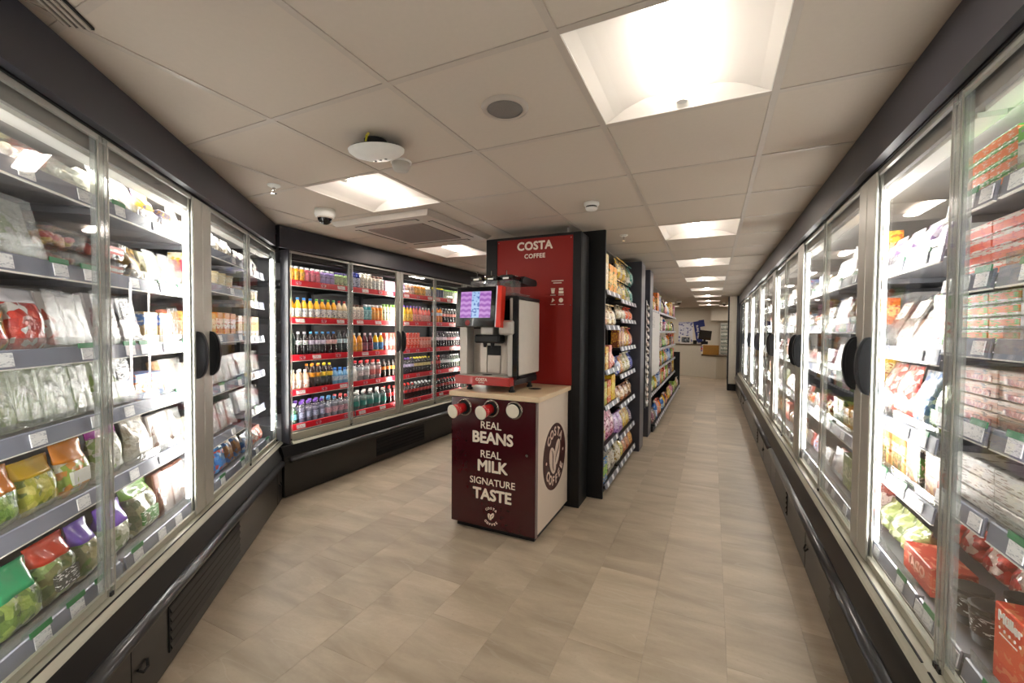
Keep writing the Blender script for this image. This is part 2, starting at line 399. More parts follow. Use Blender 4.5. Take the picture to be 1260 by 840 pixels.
def cabinet(name, label, mw, bounds, shelves, style, sw=0.10, hsep=0.09, vents=(), ends=(True, True), deck=0.48, tickets=True, joints=(), fu=None, lamp_ends=(), sb=None, lamp_off=.012):
    """bounds: list of (u, 'hinge'|'stile'|'end'); shelves: one list of heights for each bay; local x along, y into the cabinet"""
    t = thing(name, label, 'display fridge', mw)
    u0, u1 = bounds[0][0], bounds[-1][0]
    red = style == 'drinks'
    f0_, f1_ = fu or (u0, u1)
    sb = sb or [b_[0] for b_ in bounds]
    liner = M_['innerdark'] if red else M_['inner']
    boxp('plinth', (f0_, f1_, 0.0, .03, .012, .315), M_['plinth'], t, .004)
    part('bumper_rail', MB().prism([(0, .288)] + [(-.036 * math.sin(math.pi * k / 12), .312 - .024 * math.cos(math.pi * k / 12)) for k in range(13)] + [(0, .336)], f0_ + .05, f1_ - .05, 'x'), M_['bumper'], t, True)
    part('front_band', MB().prism([(.0, .315), (.0, .345), (.034, .424), (.06, .424), (.06, .315)], f0_, f1_, 'x'), M_['plinth'], t)
    part('sill', MB().prism([(.03, .424), (.036, .432), (.052, .446), (.12, .45), (.12, .424)], u0, u1, 'x'), M_['sill'], t)
    boxp('sill_groove', (u0 + .02, u1 - .02, .0485, .0545, .4455, .4485), M_['black'], t)
    for (a, b) in vents:
        v = boxp('vent', (a, b, -.004, .004, .07, .26), M_['dark'], t)
        me = MB().prism([(-.012, -.008), (-.004, .012), (0, .012), (-.006, -.008)], a + .006, b - .006, 'x').mesh('slat', M_['plinth'])
        for k in range(5): ob('slat', me, v, loc=(0, 0, .09 + k * .037))
    for x in joints:
        boxp('panel_joint', (x - .002, x + .002, -.0015, .001, .02, .3), M_['dark'], t)
        p = part('latch', MB().tube([(x + .03, -.004, .17), (x + .045, -.014, .15), (x + .075, -.014, .15), (x + .09, -.004, .17)], .005, 6), M_['black'], t)
    boxp('base_tub', (u0, u1, .06, .86, .1, .43), M_['black'], t)
    boxp('deck', (u0 + .01, u1 - .01, .13, .8, .43, deck), M_['shelfmetal'], t, .003)
    boxp('back_panel', (u0, u1, .78, .86, .43, 2.2), liner, t)
    boxp('roof_panel', (u0, u1, .2, .86, 2.05, 2.2), M_['innerdark'] if red else M_['inner'], t)
    part('fascia', MB().prism([(.037, 2.06), (.037, 2.236), (.34, 2.236), (.34, 2.2), (.07, 2.2), (.07, 2.06)], f0_, f1_, 'x'), M_['header'], t)
    boxp('door_track', (u0, u1, .072, .11, 2.055, 2.09), M_['black'], t)
    boxp('canopy', (u0, u1, .11, .2, 2.0, 2.06), M_['inner'] if not red else M_['innerdark'], t)
    # air grille with fine slats under the canopy
    cg = boxp('air_grille', (u0 + .02, u1 - .02, .125, .185, 1.985, 2.0), M_['white'] if not red else M_['black'], t)
    if ends[0]: boxp('end_panel', (u0 - .03, u0, .0, .86, .0, 2.236), M_['header'], t, .004)
    if ends[1]: boxp('end_panel', (u1, u1 + .03, .0, .86, .0, 2.236), M_['header'], t, .004)
    # doors
    for k in range(len(bounds) - 1):
        (a, ka), (b, kb) = bounds[k], bounds[k + 1]
        a2, b2 = a + .004, b - .004; z0, z1 = .455, 2.05
        d = ob('door', MB().box(a2, b2, DD - .003, DD + .003, z0, z1).mesh('door', M_['glass']), t)
        for (x0, x1, kk, sgn) in ((a2, a2, ka, 1), (b2, b2, kb, -1)):
            if kk == 'stile':
                e0, e1 = sorted((x0, x0 + sgn * sw))
                boxp('stile', (e0, e1, DD - .014, DD - .0035, z0, z1), M_['alu'], d, .003)
                boxp('stile', (e0, e1, DD + .0035, DD + .012, z0, z1), M_['alu'], d, .003)
                ob('handle', HANDLE, d, loc=(x0 + sgn * hsep, DD - .014, 1.262))
            else:
                e0, e1 = sorted((x0, x0 + sgn * .017))
                boxp('edge_profile', (e0, e1, DD - .008, DD - .0035, z0, z1), M_['edge'], d)
                boxp('edge_profile', (e0, e1, DD + .0035, DD + .02, z0, z1), M_['edge'], d)
                f0, f1 = sorted((x0 + sgn * .02, x0 + sgn * .024))
                boxp('edge_bead', (f0, f1, DD - .007, DD - .0035, z0, z1), M_['alu'], d)
        boxp('top_rail', (a2, b2, DD - .006, DD + .006, z1 - .014, z1 + .004), M_['alu'], d)
        boxp('bottom_rail', (a2, b2, DD - .006, DD + .006, z0 - .004, z0 + (.05 if red else .022)), M_['sill'], d)
    # hinge pivots, uprights and lamps
    for (u, kk) in bounds:
        if kk in ('hinge', 'end'):
            pu = u + (.01 if u == u0 else -.01 if u == u1 else 0)
            boxp('pivot', (pu - .008, pu + .008, DD - .012, DD + .02, .446, .462), M_['black'], t)
        if red and kk != 'hinge': boxp('lamp', (min(max(u, u0 + .02), u1 - .02) - .006, min(max(u, u0 + .02), u1 - .02) + .006, .108, .118, .55, 1.97), M_['drinkled'], t)
        if (kk == 'stile' and not red) or (kk == 'end' and u in lamp_ends):
            for s in ((-1, 1) if kk == 'stile' else ((1,) if u == u0 else (-1,))):
                w = sw + lamp_off if kk == 'stile' else .03
                boxp('lamp', (u + s * w - .004, u + s * w + .004, .1, .112, .55, 1.97), M_['led'], t)
    for u in sb:
        uu = u + (.016 if u == sb[0] else -.016 if u == sb[-1] else 0)
        boxp('upright', (uu - .015, uu + .015, .74, .78, .48, 2.05), M_['shelfmetal'] if not red else M_['black'], t)
    boxp('canopy_lamp', (u0 + .06, u1 - .06, .203, .225, 2.03, 2.042), M_['topled'], t)
    # shelves
    for k in range(len(sb) - 1):
        a, b = sb[k] + .012, sb[k + 1] - .012
        hs = shelves[k]
        for q, z in enumerate(hs):
            if q < len(hs) - 1 or z > deck + .06:
                s = boxp('shelf', (a, b, .175, .7, z - .028, z), M_['shelfmetal'] if not red else M_['black'], t, .003)
                if red: boxp('shelf_lamp', (a + .02, b - .02, .188, .198, z - .036, z - .028), M_['shelfled'], s)  # unseen LED added under the shelf front to light the bottles evenly
                boxp('bracket', (a + .004, a + .008, .22, .74, z - .05, z - .028), M_['shelfmetal'] if not red else M_['black'], s)
            else:
                s = boxp('deck_front', (a, b, .135, .15, z - .03, z + .01), M_['shelfmetal'], t)
            fy = .168 if s.name.startswith('shelf') else .128
            rot = Matrix.Translation((0, fy, z - .016)) @ Matrix.Rotation(R_(-8), 4, 'X')
            st = part('ticket_strip', MB().prism([(-.004, -.026), (-.004, .026), (.001, .029), (.003, .026), (.003, -.026)], a, b, 'x'), M_['redstrip'] if red else M_['strip'], s, mw=rot)
            part('strip_edge', MB().box(a, b, -.0055, .003, -.03, -.0265), M_['white'], s, mw=rot)
            if not tickets: continue
            n = random.choice((2, 3, 3, 4)) if not red else 3
            for w in range(n):
                x = a + (b - a) * (w + random.uniform(.25, .75)) / n
                me = tick_me if not red else (promo_me if random.random() < .45 else promo2_me)
                ob('price_ticket', me, s, mw=rot @ Matrix.Translation((x, -.0065, 0)))
                if not red and random.random() < .4:
                    ob('promo_tab', gt_me, s, mw=rot @ Matrix.Translation((x, -.0065, .03)))
            if not red and k < 3:
                boxp('product_stop', (a + .01, b - .01, fy + .006, fy + .008, z + .003, z + .045), M_['tray'], s)
    return t

ML = frame(-3.125, 2.262, 130.605); MM = frame(-3.14, 2.30, 90); MR = frame(0.515, 0, -90)
LZ = [1.875, 1.60, 1.32, 1.07, .80, .485]
LB = [(-3.42, 'end'), (-2.69, 'stile'), (-1.955, 'hinge'), (-1.20, 'stile'), (-.47, 'hinge'), (.20, 'end')]
LS = [-3.42, -2.45, -1.79, -1.07, -.30, .20]
LZS = [LZ, LZ, LZ, [1.87, 1.66, 1.35, 1.035, .72, .485], [1.84, 1.60, 1.33, 1.05, .77, .485]]
cabinet('glass_door_fridge', 'long chilled food fridge with glass doors on the left', ML, LB, LZS, 'food', .10, .075, vents=((-1.75, -.95), (-3.2, -2.4)), ends=(True, False), joints=(-.12, -2.0), fu=(-3.42, .03), lamp_ends=(.2,), sb=LS)
MBD = [(.11, 'end'), (.785, 'hinge'), (1.50, 'stile'), (2.18, 'hinge'), (2.89, 'stile'), (3.58, 'end')]
DS = [.11, .885, 1.60, 2.28, 2.98, 3.58]
DZ = [1.815, 1.485, 1.155, .85, .555]
cabinet('drinks_fridge', 'drinks fridge with red shelf strips behind the coffee stand', MM, MBD, [DZ] * 5, 'drinks', .055, .04, vents=((1.05, 1.85),), ends=(False, True), deck=.54, fu=(.0, 3.58), sb=DS)
# corner post between the two fridges
cp = thing('corner_post', 'dark corner post where the two left fridges meet', 'post', Matrix.Translation((-3.14, 2.280, 0)))
part('post_panel', MB().prism([(-.165, .118), (-.055, .105), (-.055, .122), (-.13, .122)], .43, 2.06, 'z'), M_['header'], cp)
RZN = [1.80, 1.565, 1.375, 1.135, .885, .50]; RZ2 = [1.68, 1.335, 1.035, .80, .50]; RZ3 = [1.70, 1.44, 1.16, .83, .50]
def rb(ys, kinds): return [(-y, k) for y, k in zip(ys, kinds)][::-1]
# local x = -world y, so bounds run from far to near
cabinet('glass_door_fridge', 'nearest right-hand glass door fridge at the right frame edge', MR, rb([-1.40, -.655, .09, .835, 1.575], ['end', 'stile', 'hinge', 'stile', 'end']), [RZN] * 4, 'food', .10, .09, vents=((-1.3, -.5),), ends=(False, True))
cabinet('glass_door_fridge', 'second right-hand glass door fridge along the aisle', MR, rb([1.575, 2.29, 3.065, 3.80, 4.555], ['end', 'stile', 'hinge', 'stile', 'end']), [RZ3, RZ3, RZ2, RZN], 'food', .10, .09, vents=((-2.35, -1.75), (-4.2, -3.6)), ends=(False, False), joints=(-2.95,), sb=[-4.555, -3.4, -2.58, -1.86, -1.575])
cabinet('glass_door_fridge', 'third right-hand glass door fridge along the aisle', MR, rb([4.555, 5.30, 6.05, 6.79, 7.54], ['end', 'stile', 'hinge', 'stile', 'end']), [RZ3] * 4, 'food', .10, .09, vents=((-6.4, -5.8),), ends=(False, False), joints=(-5.2,))
cabinet('glass_door_fridge', 'farthest right-hand glass door fridge beside the white pillar', MR, rb([7.54, 8.28, 9.03, 9.77, 10.52, 11.24], ['end', 'stile', 'hinge', 'stile', 'hinge', 'end']), [RZ3] * 5, 'food', .10, .09, vents=((-9.6, -9.0),), ends=(True, False), joints=(-8.4,))
# ------------------------------------------------------------------ goods: prototypes share mesh data
PROTO = {}
def solid(col, rough=0.35, coat=0.3): return plain('solid_' + col, col, rough, coat=coat)
def liquid(col): return plain('bottle_' + col, col, 0.12, coat=0.8, var=0.03)
def clear_bottle(col):
    c = lin(col); return clear('pet_' + col, tuple(0.35 + 0.65 * x for x in c[:3]), 0.12, 0.6, 0.05, haze=0.10, power=2.0)
SHAPES = {   # radius profile as fractions of radius and height, label span, cap height fraction
    'juice': ([(.86, 0), (1, .03), (1, .52), (.98, .6), (.75, .74), (.42, .84), (.40, .9)], (.1, .5), (.42, .89, 1.0)),
    'smoothie': ([(.9, 0), (1, .04), (1, .72), (.9, .8), (.66, .86), (.62, .88)], (.12, .68), (.68, .87, 1.0)),
    'soda': ([(.8, 0), (1, .05), (.98, .3), (.86, .4), (.95, .5), (1, .6), (.8, .76), (.4, .88), (.38, .92)], (.46, .64), (.42, .91, 1.0)),
    'water': ([(.85, 0), (1, .04), (.94, .2), (1, .3), (.94, .42), (1, .55), (.9, .68), (.5, .82), (.42, .9)], (.26, .52), (.5, .88, 1.0)),
    'sport': ([(.9, 0), (1, .04), (1, .3), (.84, .44), (1, .6), (.95, .7), (.6, .8), (.5, .86)], (.12, .36), (.55, .85, 1.0)),
    'can': ([(.82, 0), (1, .05), (1, .9), (.86, .97), (.84, 1.0)], (.1, .85), None)}
def bottle(shape, r, h, body, label, cap, see=False, ink='#30405a'):
    k = ('bottle', shape, r, h, body, label, cap, see)
    if k in PROTO: return PROTO[k]
    pr, (l0, l1), cp = SHAPES[shape]
    bm = clear_bottle(body) if see else liquid(body)
    root = ('body', MB().lathe([(r * a, h * b) for a, b in pr], 12, 0, r).mesh('bottle', bm, True))
    ch = []
    if see:   # the drink inside
        ch.append(('drink', MB().lathe([(r * a * .9, h * b + .002) for a, b in pr[:-2]], 10, 0, r).mesh('drink', liquid(body), True)))
    def rad(z):
        for (a0, b0), (a1, b1) in zip(pr, pr[1:]):
            if b0 <= z <= b1: return a0 + (a1 - a0) * (z - b0) / max(1e-6, b1 - b0)
        return 1
    zs = [l0 + (l1 - l0) * i / 4 for i in range(5)]
    ch.append(('label', MB().lathe([(r * max(rad(z), .9) * 1.012 + .0004, h * z) for z in zs], 12, 0, r, cap=False).mesh('label', pprint(label, label, ink, .2, .8, .35, seed=len(PROTO) % 7), True)))
    if cp: ch.append(('cap', MB().lathe([(r * cp[0], h * cp[1]), (r * cp[0], h * cp[2] - .002), (r * cp[0] * .9, h * cp[2])], 10, 0, r).mesh('cap', solid(cap), True)))
    else: ch.append(('lid', MB().lathe([(r * .78, h * .985), (r * .78, h * 1.002), (r * .2, h * 1.004)], 10, 0, r).mesh('lid', M_['chrome'], True)))
    PROTO[k] = dict(root=root, ch=ch, w=2 * r, d=2 * r, h=h, name='drink_can' if shape == 'can' else 'drink_bottle', cat='can' if shape == 'can' else 'bottle')
    return PROTO[k]
def carton(w, d, h, base, panel, ink, name='carton', cat='box', lo=.3, hi=.72, win=None, lab=None):
    k = ('carton', w, d, h, base, panel, ink, name, lo, win, lab)
    if k in PROTO: return PROTO[k]
    m = pprint(base, panel, ink, lo, hi, .38, seed=len(PROTO) % 11)
    ch = []
    if win: ch.append(('window', MB().box(-w * .36, w * .36, -.0015, .0, h * .12, h * .5).mesh('window', food(*win, 90.0, .2))))
    if lab: ch.append(('label', MB().box(-w * .4, w * .4, -.0022, -.0002, h * .6, h * .86).mesh('label', pprint(lab, lab, '#ffffff', .2, .8, seed=4))))
    PROTO[k] = dict(root=('box', MB().box(-w / 2, w / 2, 0, d, 0, h, b=.003).mesh('carton', m)), ch=ch, w=w, d=d, h=h, name=name, cat=cat); return PROTO[k]
def pillow(w, h, t, nx=9, nz=11, seed=0, top=1.0, z0=0.0, z1=1.0, swell=0.0):
    m = MB(); vs = []
    for side in (-1, 1):
        for j in range(nz + 1):
            v = z0 + (z1 - z0) * j / nz
            for i in range(nx + 1):
                u = i / nx * 2 - 1
                pv = min(1.0, (v * 4.5 + .25)) ** .6 * (1.0 if v < .5 else max(.05, 1 - ((v - .5) / .42) ** 1.5 if v < .92 else .05))
                prof = (max(0, 1 - abs(u) ** 4)) ** .55 * pv
                prof = max(prof, .03)
                n = noise.noise(Vector((u * 2.1 + seed, v * 3.3, side * 3.0 + seed * .7)))
                wid = w / 2 * (1 - .04 * math.sin(math.pi * v)) * (1 + .03 * n)
                y = t / 2 + side * t / 2 * prof * (1 + .25 * n) + side * swell + .12 * h * v * v + .02 * h * noise.noise(Vector((u * 1.5 + seed * 2.3, v * 2, 5.0)))
                vs.append((u * wid, y, v * h + .006 * n * (1 if 0 < j < nz else 0)))
    N = (nx + 1) * (nz + 1); fs = []
    for j in range(nz):
        for i in range(nx):
            a = j * (nx + 1) + i; q = (a, a + 1, a + nx + 2, a + nx + 1)
            fs.append(q); fs.append(tuple(N + x for x in q[::-1]))
    for j in range(nz):
        a = j * (nx + 1); fs.append((a, a + nx + 1, N + a + nx + 1, N + a)); b = a + nx; fs.append((b + nx + 1, b, N + b, N + b + nx + 1))
    for i in range(nx):
        fs.append((i + 1, i, N + i, N + i + 1)); a = nz * (nx + 1) + i; fs.append((a, a + 1, N + a + 1, N + a))
    return m.add(vs, fs)
def bag(w, h, t, body, band=None, label=None, name='bag', cat='bag', seed=0, split=.68, mat=None):
    """soft bag: filled body, coloured top band, printed label"""
    k = ('bag', w, h, t, body, band, label, name, seed)
    if k in PROTO: return PROTO[k]
    m = mat or (food(*body, 40.0, .8) if isinstance(body, tuple) else plain('bag_' + body, body, .25, coat=.8))
    ch = []
    z1 = split if band else 1.0
    root = ('filling', pillow(w, h, t, seed=seed, z1=z1).mesh('bag', m, True))
    if band: ch.append(('top_band', pillow(w, h, t, 9, 5, seed=seed, z0=split - .02, z1=1.0, swell=.0012).mesh('top_band', plain('band_' + band, band, .25, coat=.7), True)))
    if label:
        ch.append(('label', MB().add([(-w * .3, -.004, h * .2), (w * .3, -.004, h * .2), (w * .3, -.001, h * .46), (-w * .3, -.001, h * .46), (-w * .3, t * .4, h * .22), (w * .3, t * .4, h * .22), (w * .3, t * .4, h * .44), (-w * .3, t * .4, h * .44)],
              [(0, 1, 2, 3), (1, 5, 6, 2), (5, 4, 7, 6), (4, 0, 3, 7), (3, 2, 6, 7), (4, 5, 1, 0)]).mesh('label', pprint(label, label, '#f4f4f0', .2, .8, seed=2))))
    PROTO[k] = dict(root=root, ch=ch, w=w, d=t, h=h, name=name, cat=cat); return PROTO[k]
def tray(w, d, h, c1, c2, c3, lump=.022, label=None, name='food_tray', cat='food tray', seed=0):
    """clear clamshell: tray, lid and the food inside"""
    k = ('tray', w, d, h, c1, c2, c3, lump, label, name)
    if k in PROTO: return PROTO[k]
    random.seed(seed + 11)
    tb = MB(); i = .012
    tb.add([(-w / 2 + i, i, 0), (w / 2 - i, i, 0), (w / 2 - i, d - i, 0), (-w / 2 + i, d - i, 0), (-w / 2, 0, h * .8), (w / 2, 0, h * .8), (w / 2, d, h * .8), (-w / 2, d, h * .8)],
           [(3, 2, 1, 0), (0, 1, 5, 4), (1, 2, 6, 5), (2, 3, 7, 6), (3, 0, 4, 7)])
    lid = MB().box(-w / 2 - .003, w / 2 + .003, -.003, d + .003, h * .8, h * .83)
    lid.add([(-w / 2 + .004, .004, h * .83), (w / 2 - .004, .004, h * .83), (w / 2 - .004, d - .004, h * .83), (-w / 2 + .004, d - .004, h * .83), (-w / 2 + .02, .02, h), (w / 2 - .02, .02, h), (w / 2 - .02, d - .02, h), (-w / 2 + .02, d - .02, h)],
            [(0, 1, 5, 4), (1, 2, 6, 5), (2, 3, 7, 6), (3, 0, 4, 7), (4, 5, 6, 7)])
    fd = MB(); n = int(w * d * h * .55 / (lump ** 3 * 4)); n = max(8, min(40, n))
    for q in range(n):
        fd.blob((random.uniform(-w / 2 + .016 + lump, w / 2 - .016 - lump), random.uniform(.014 + lump, d - .014 - lump) if d > 2 * lump + .03 else d / 2, random.uniform(lump * .8, h * .78 - lump * .6)), (lump, lump * .9, lump * .75), jit=.25)
    ch = [('food', fd.mesh('food', food(c1, c2, c3, 30.0, 0), True)), ('lid', lid.mesh('lid', M_['tray']))]
    if label: ch.append(('label', MB().box(-w * .3, w * .3, -.005, -.0035, h * .2, h * .6).mesh('label', pprint(label, '#f3f3ee', label, .3, .7, seed=1))))
    PROTO[k] = dict(root=('tray', tb.mesh('tray', M_['tray'])), ch=ch, w=w + .014, d=d, h=h, name=name, cat=cat); return PROTO[k]
def flatpack(w, h, t, c1, c2, c3, film=True, label=None, name='sealed_pack', cat='food pack', lean=12, back=None):
    """flat sealed pack leaning back: a shallow rigid tray, food under film, label"""
    k = ('flat', w, h, t, c1, c2, c3, film, label, name, lean, back)
    if k in PROTO: return PROTO[k]
    rt = Matrix.Rotation(R_(-lean), 4, 'X')
    lift = t * math.sin(R_(lean)) + .001
    def tr(m): m.v = [tuple(rt @ Vector(p) + Vector((0, 0, lift))) for p in m.v]; return m
    b = tr(MB().box(-w / 2, w / 2, t * .35, t, 0, h, b=.006)).mesh('backing', plain('back_' + (back or c1), back or c1, .3, coat=.5))
    f = tr(pillow(w * .93, h * .9, t * .8, 6, 7, seed=len(PROTO))); f.v = [(x, y - .0, z + h * .05) for x, y, z in f.v]
    ch = [('food', f.mesh('food', food(c1, c2, c3, 50.0, .5), True))]
    if film: ch.append(('film', tr(MB().box(-w / 2, w / 2, -.008, -.005, 0.004, h)).mesh('film', M_['film'])))
    if label: ch.append(('label', tr(MB().box(-w * .34, w * .34, -.0105, -.009, h * .5, h * .86)).mesh('label', pprint(label, label, '#3a3a3a', .2, .8, seed=3))))
    PROTO[k] = dict(root=('backing', b), ch=ch, w=w, d=t + math.sin(R_(lean)) * h, h=h, name=name, cat=cat); return PROTO[k]
def pot(r, h, body, lid, label, name='pot', cat='pot'):
    k = ('pot', r, h, body, lid, label)
    if k in PROTO: return PROTO[k]
    PROTO[k] = dict(root=('tub', MB().lathe([(r * .8, 0), (r, h * .9)], 14, 0, r).mesh('tub', liquid(body), True)), ch=[('lid', MB().lathe([(r * 1.05, h * .88), (r * 1.05, h * .98), (r * .9, h)], 14, 0, r).mesh('lid', solid(lid))),
        ('label', MB().lathe([(r * .87, h * .25), (r * .975, h * .75)], 14, 0, r, cap=False).mesh('label', pprint(label, label, '#ffffff', .2, .8, seed=5), True))], w=2 * r * 1.05, d=2 * r, h=h, name=name, cat=cat); return PROTO[k]

ALL_LABELS = {}
def spawn(p, mw, label, group=None, sc=1.0):
    o = bpy.data.objects.new(p['name'], p['root'][1]); COL.objects.link(o)
    o.matrix_world = mw @ Matrix.Diagonal((sc, sc, sc, 1)) if sc != 1 else mw
    tag(o, label, p['cat'], group)
    for n, me in p['ch']: ob(n, me, o)
    ALL_LABELS.setdefault(label, []).append(o.name)
    return o
def row(mw, x0, x1, z, y, items, place, rows=1, jitter=0.0, tight=True):
    """items: (prototype, count, description[, stack]); they fill x0..x1 from left to right"""
    tot = sum(it[0]['w'] * it[1] for it in items); n = sum(it[1] for it in items)
    gap = (x1 - x0 - tot) / max(1, n); sc = 1.0
    if gap < .002: sc = (x1 - x0 - .002 * n) / tot; gap = .002
    if gap > .03 and tight: gap = .03
    x = x0
    for it in items:
        p, cnt, desc = it[:3]; stack = it[3] if len(it) > 3 else 1
        for q in range(cnt):
            x += gap / 2 + p['w'] * sc / 2
            for s in range(stack):
                for r in range(rows):
                    where = []
                    if cnt > 1: where.append('%s of %s' % (ORD[q], NUM[cnt]))
                    if stack > 1: where.append(('lower', 'upper')[s] if stack == 2 else ('bottom', 'second', 'third', 'top')[s if s < stack - 1 else 3])
                    if rows > 1 and r: where.append('behind')
                    lab = '%s, %s' % (desc + ' on ' + place, ' '.join(where)) if where else desc + ' on ' + place
                    M = mw @ Matrix.Translation((x, y + r * (p['d'] * sc + .006) + random.uniform(0, jitter), z + .001 + s * (p['h'] * sc + .0015))) @ Matrix.Rotation(random.uniform(-jitter, jitter) * 3, 4, 'Z')
                    spawn(p, M, lab, desc + ' on ' + place if cnt * stack * rows > 1 else None, sc)
            x += gap / 2 + p['w'] * sc / 2
NUM = 'zero one two three four five six seven eight nine ten eleven twelve thirteen fourteen fifteen sixteen seventeen eighteen nineteen twenty'.split()

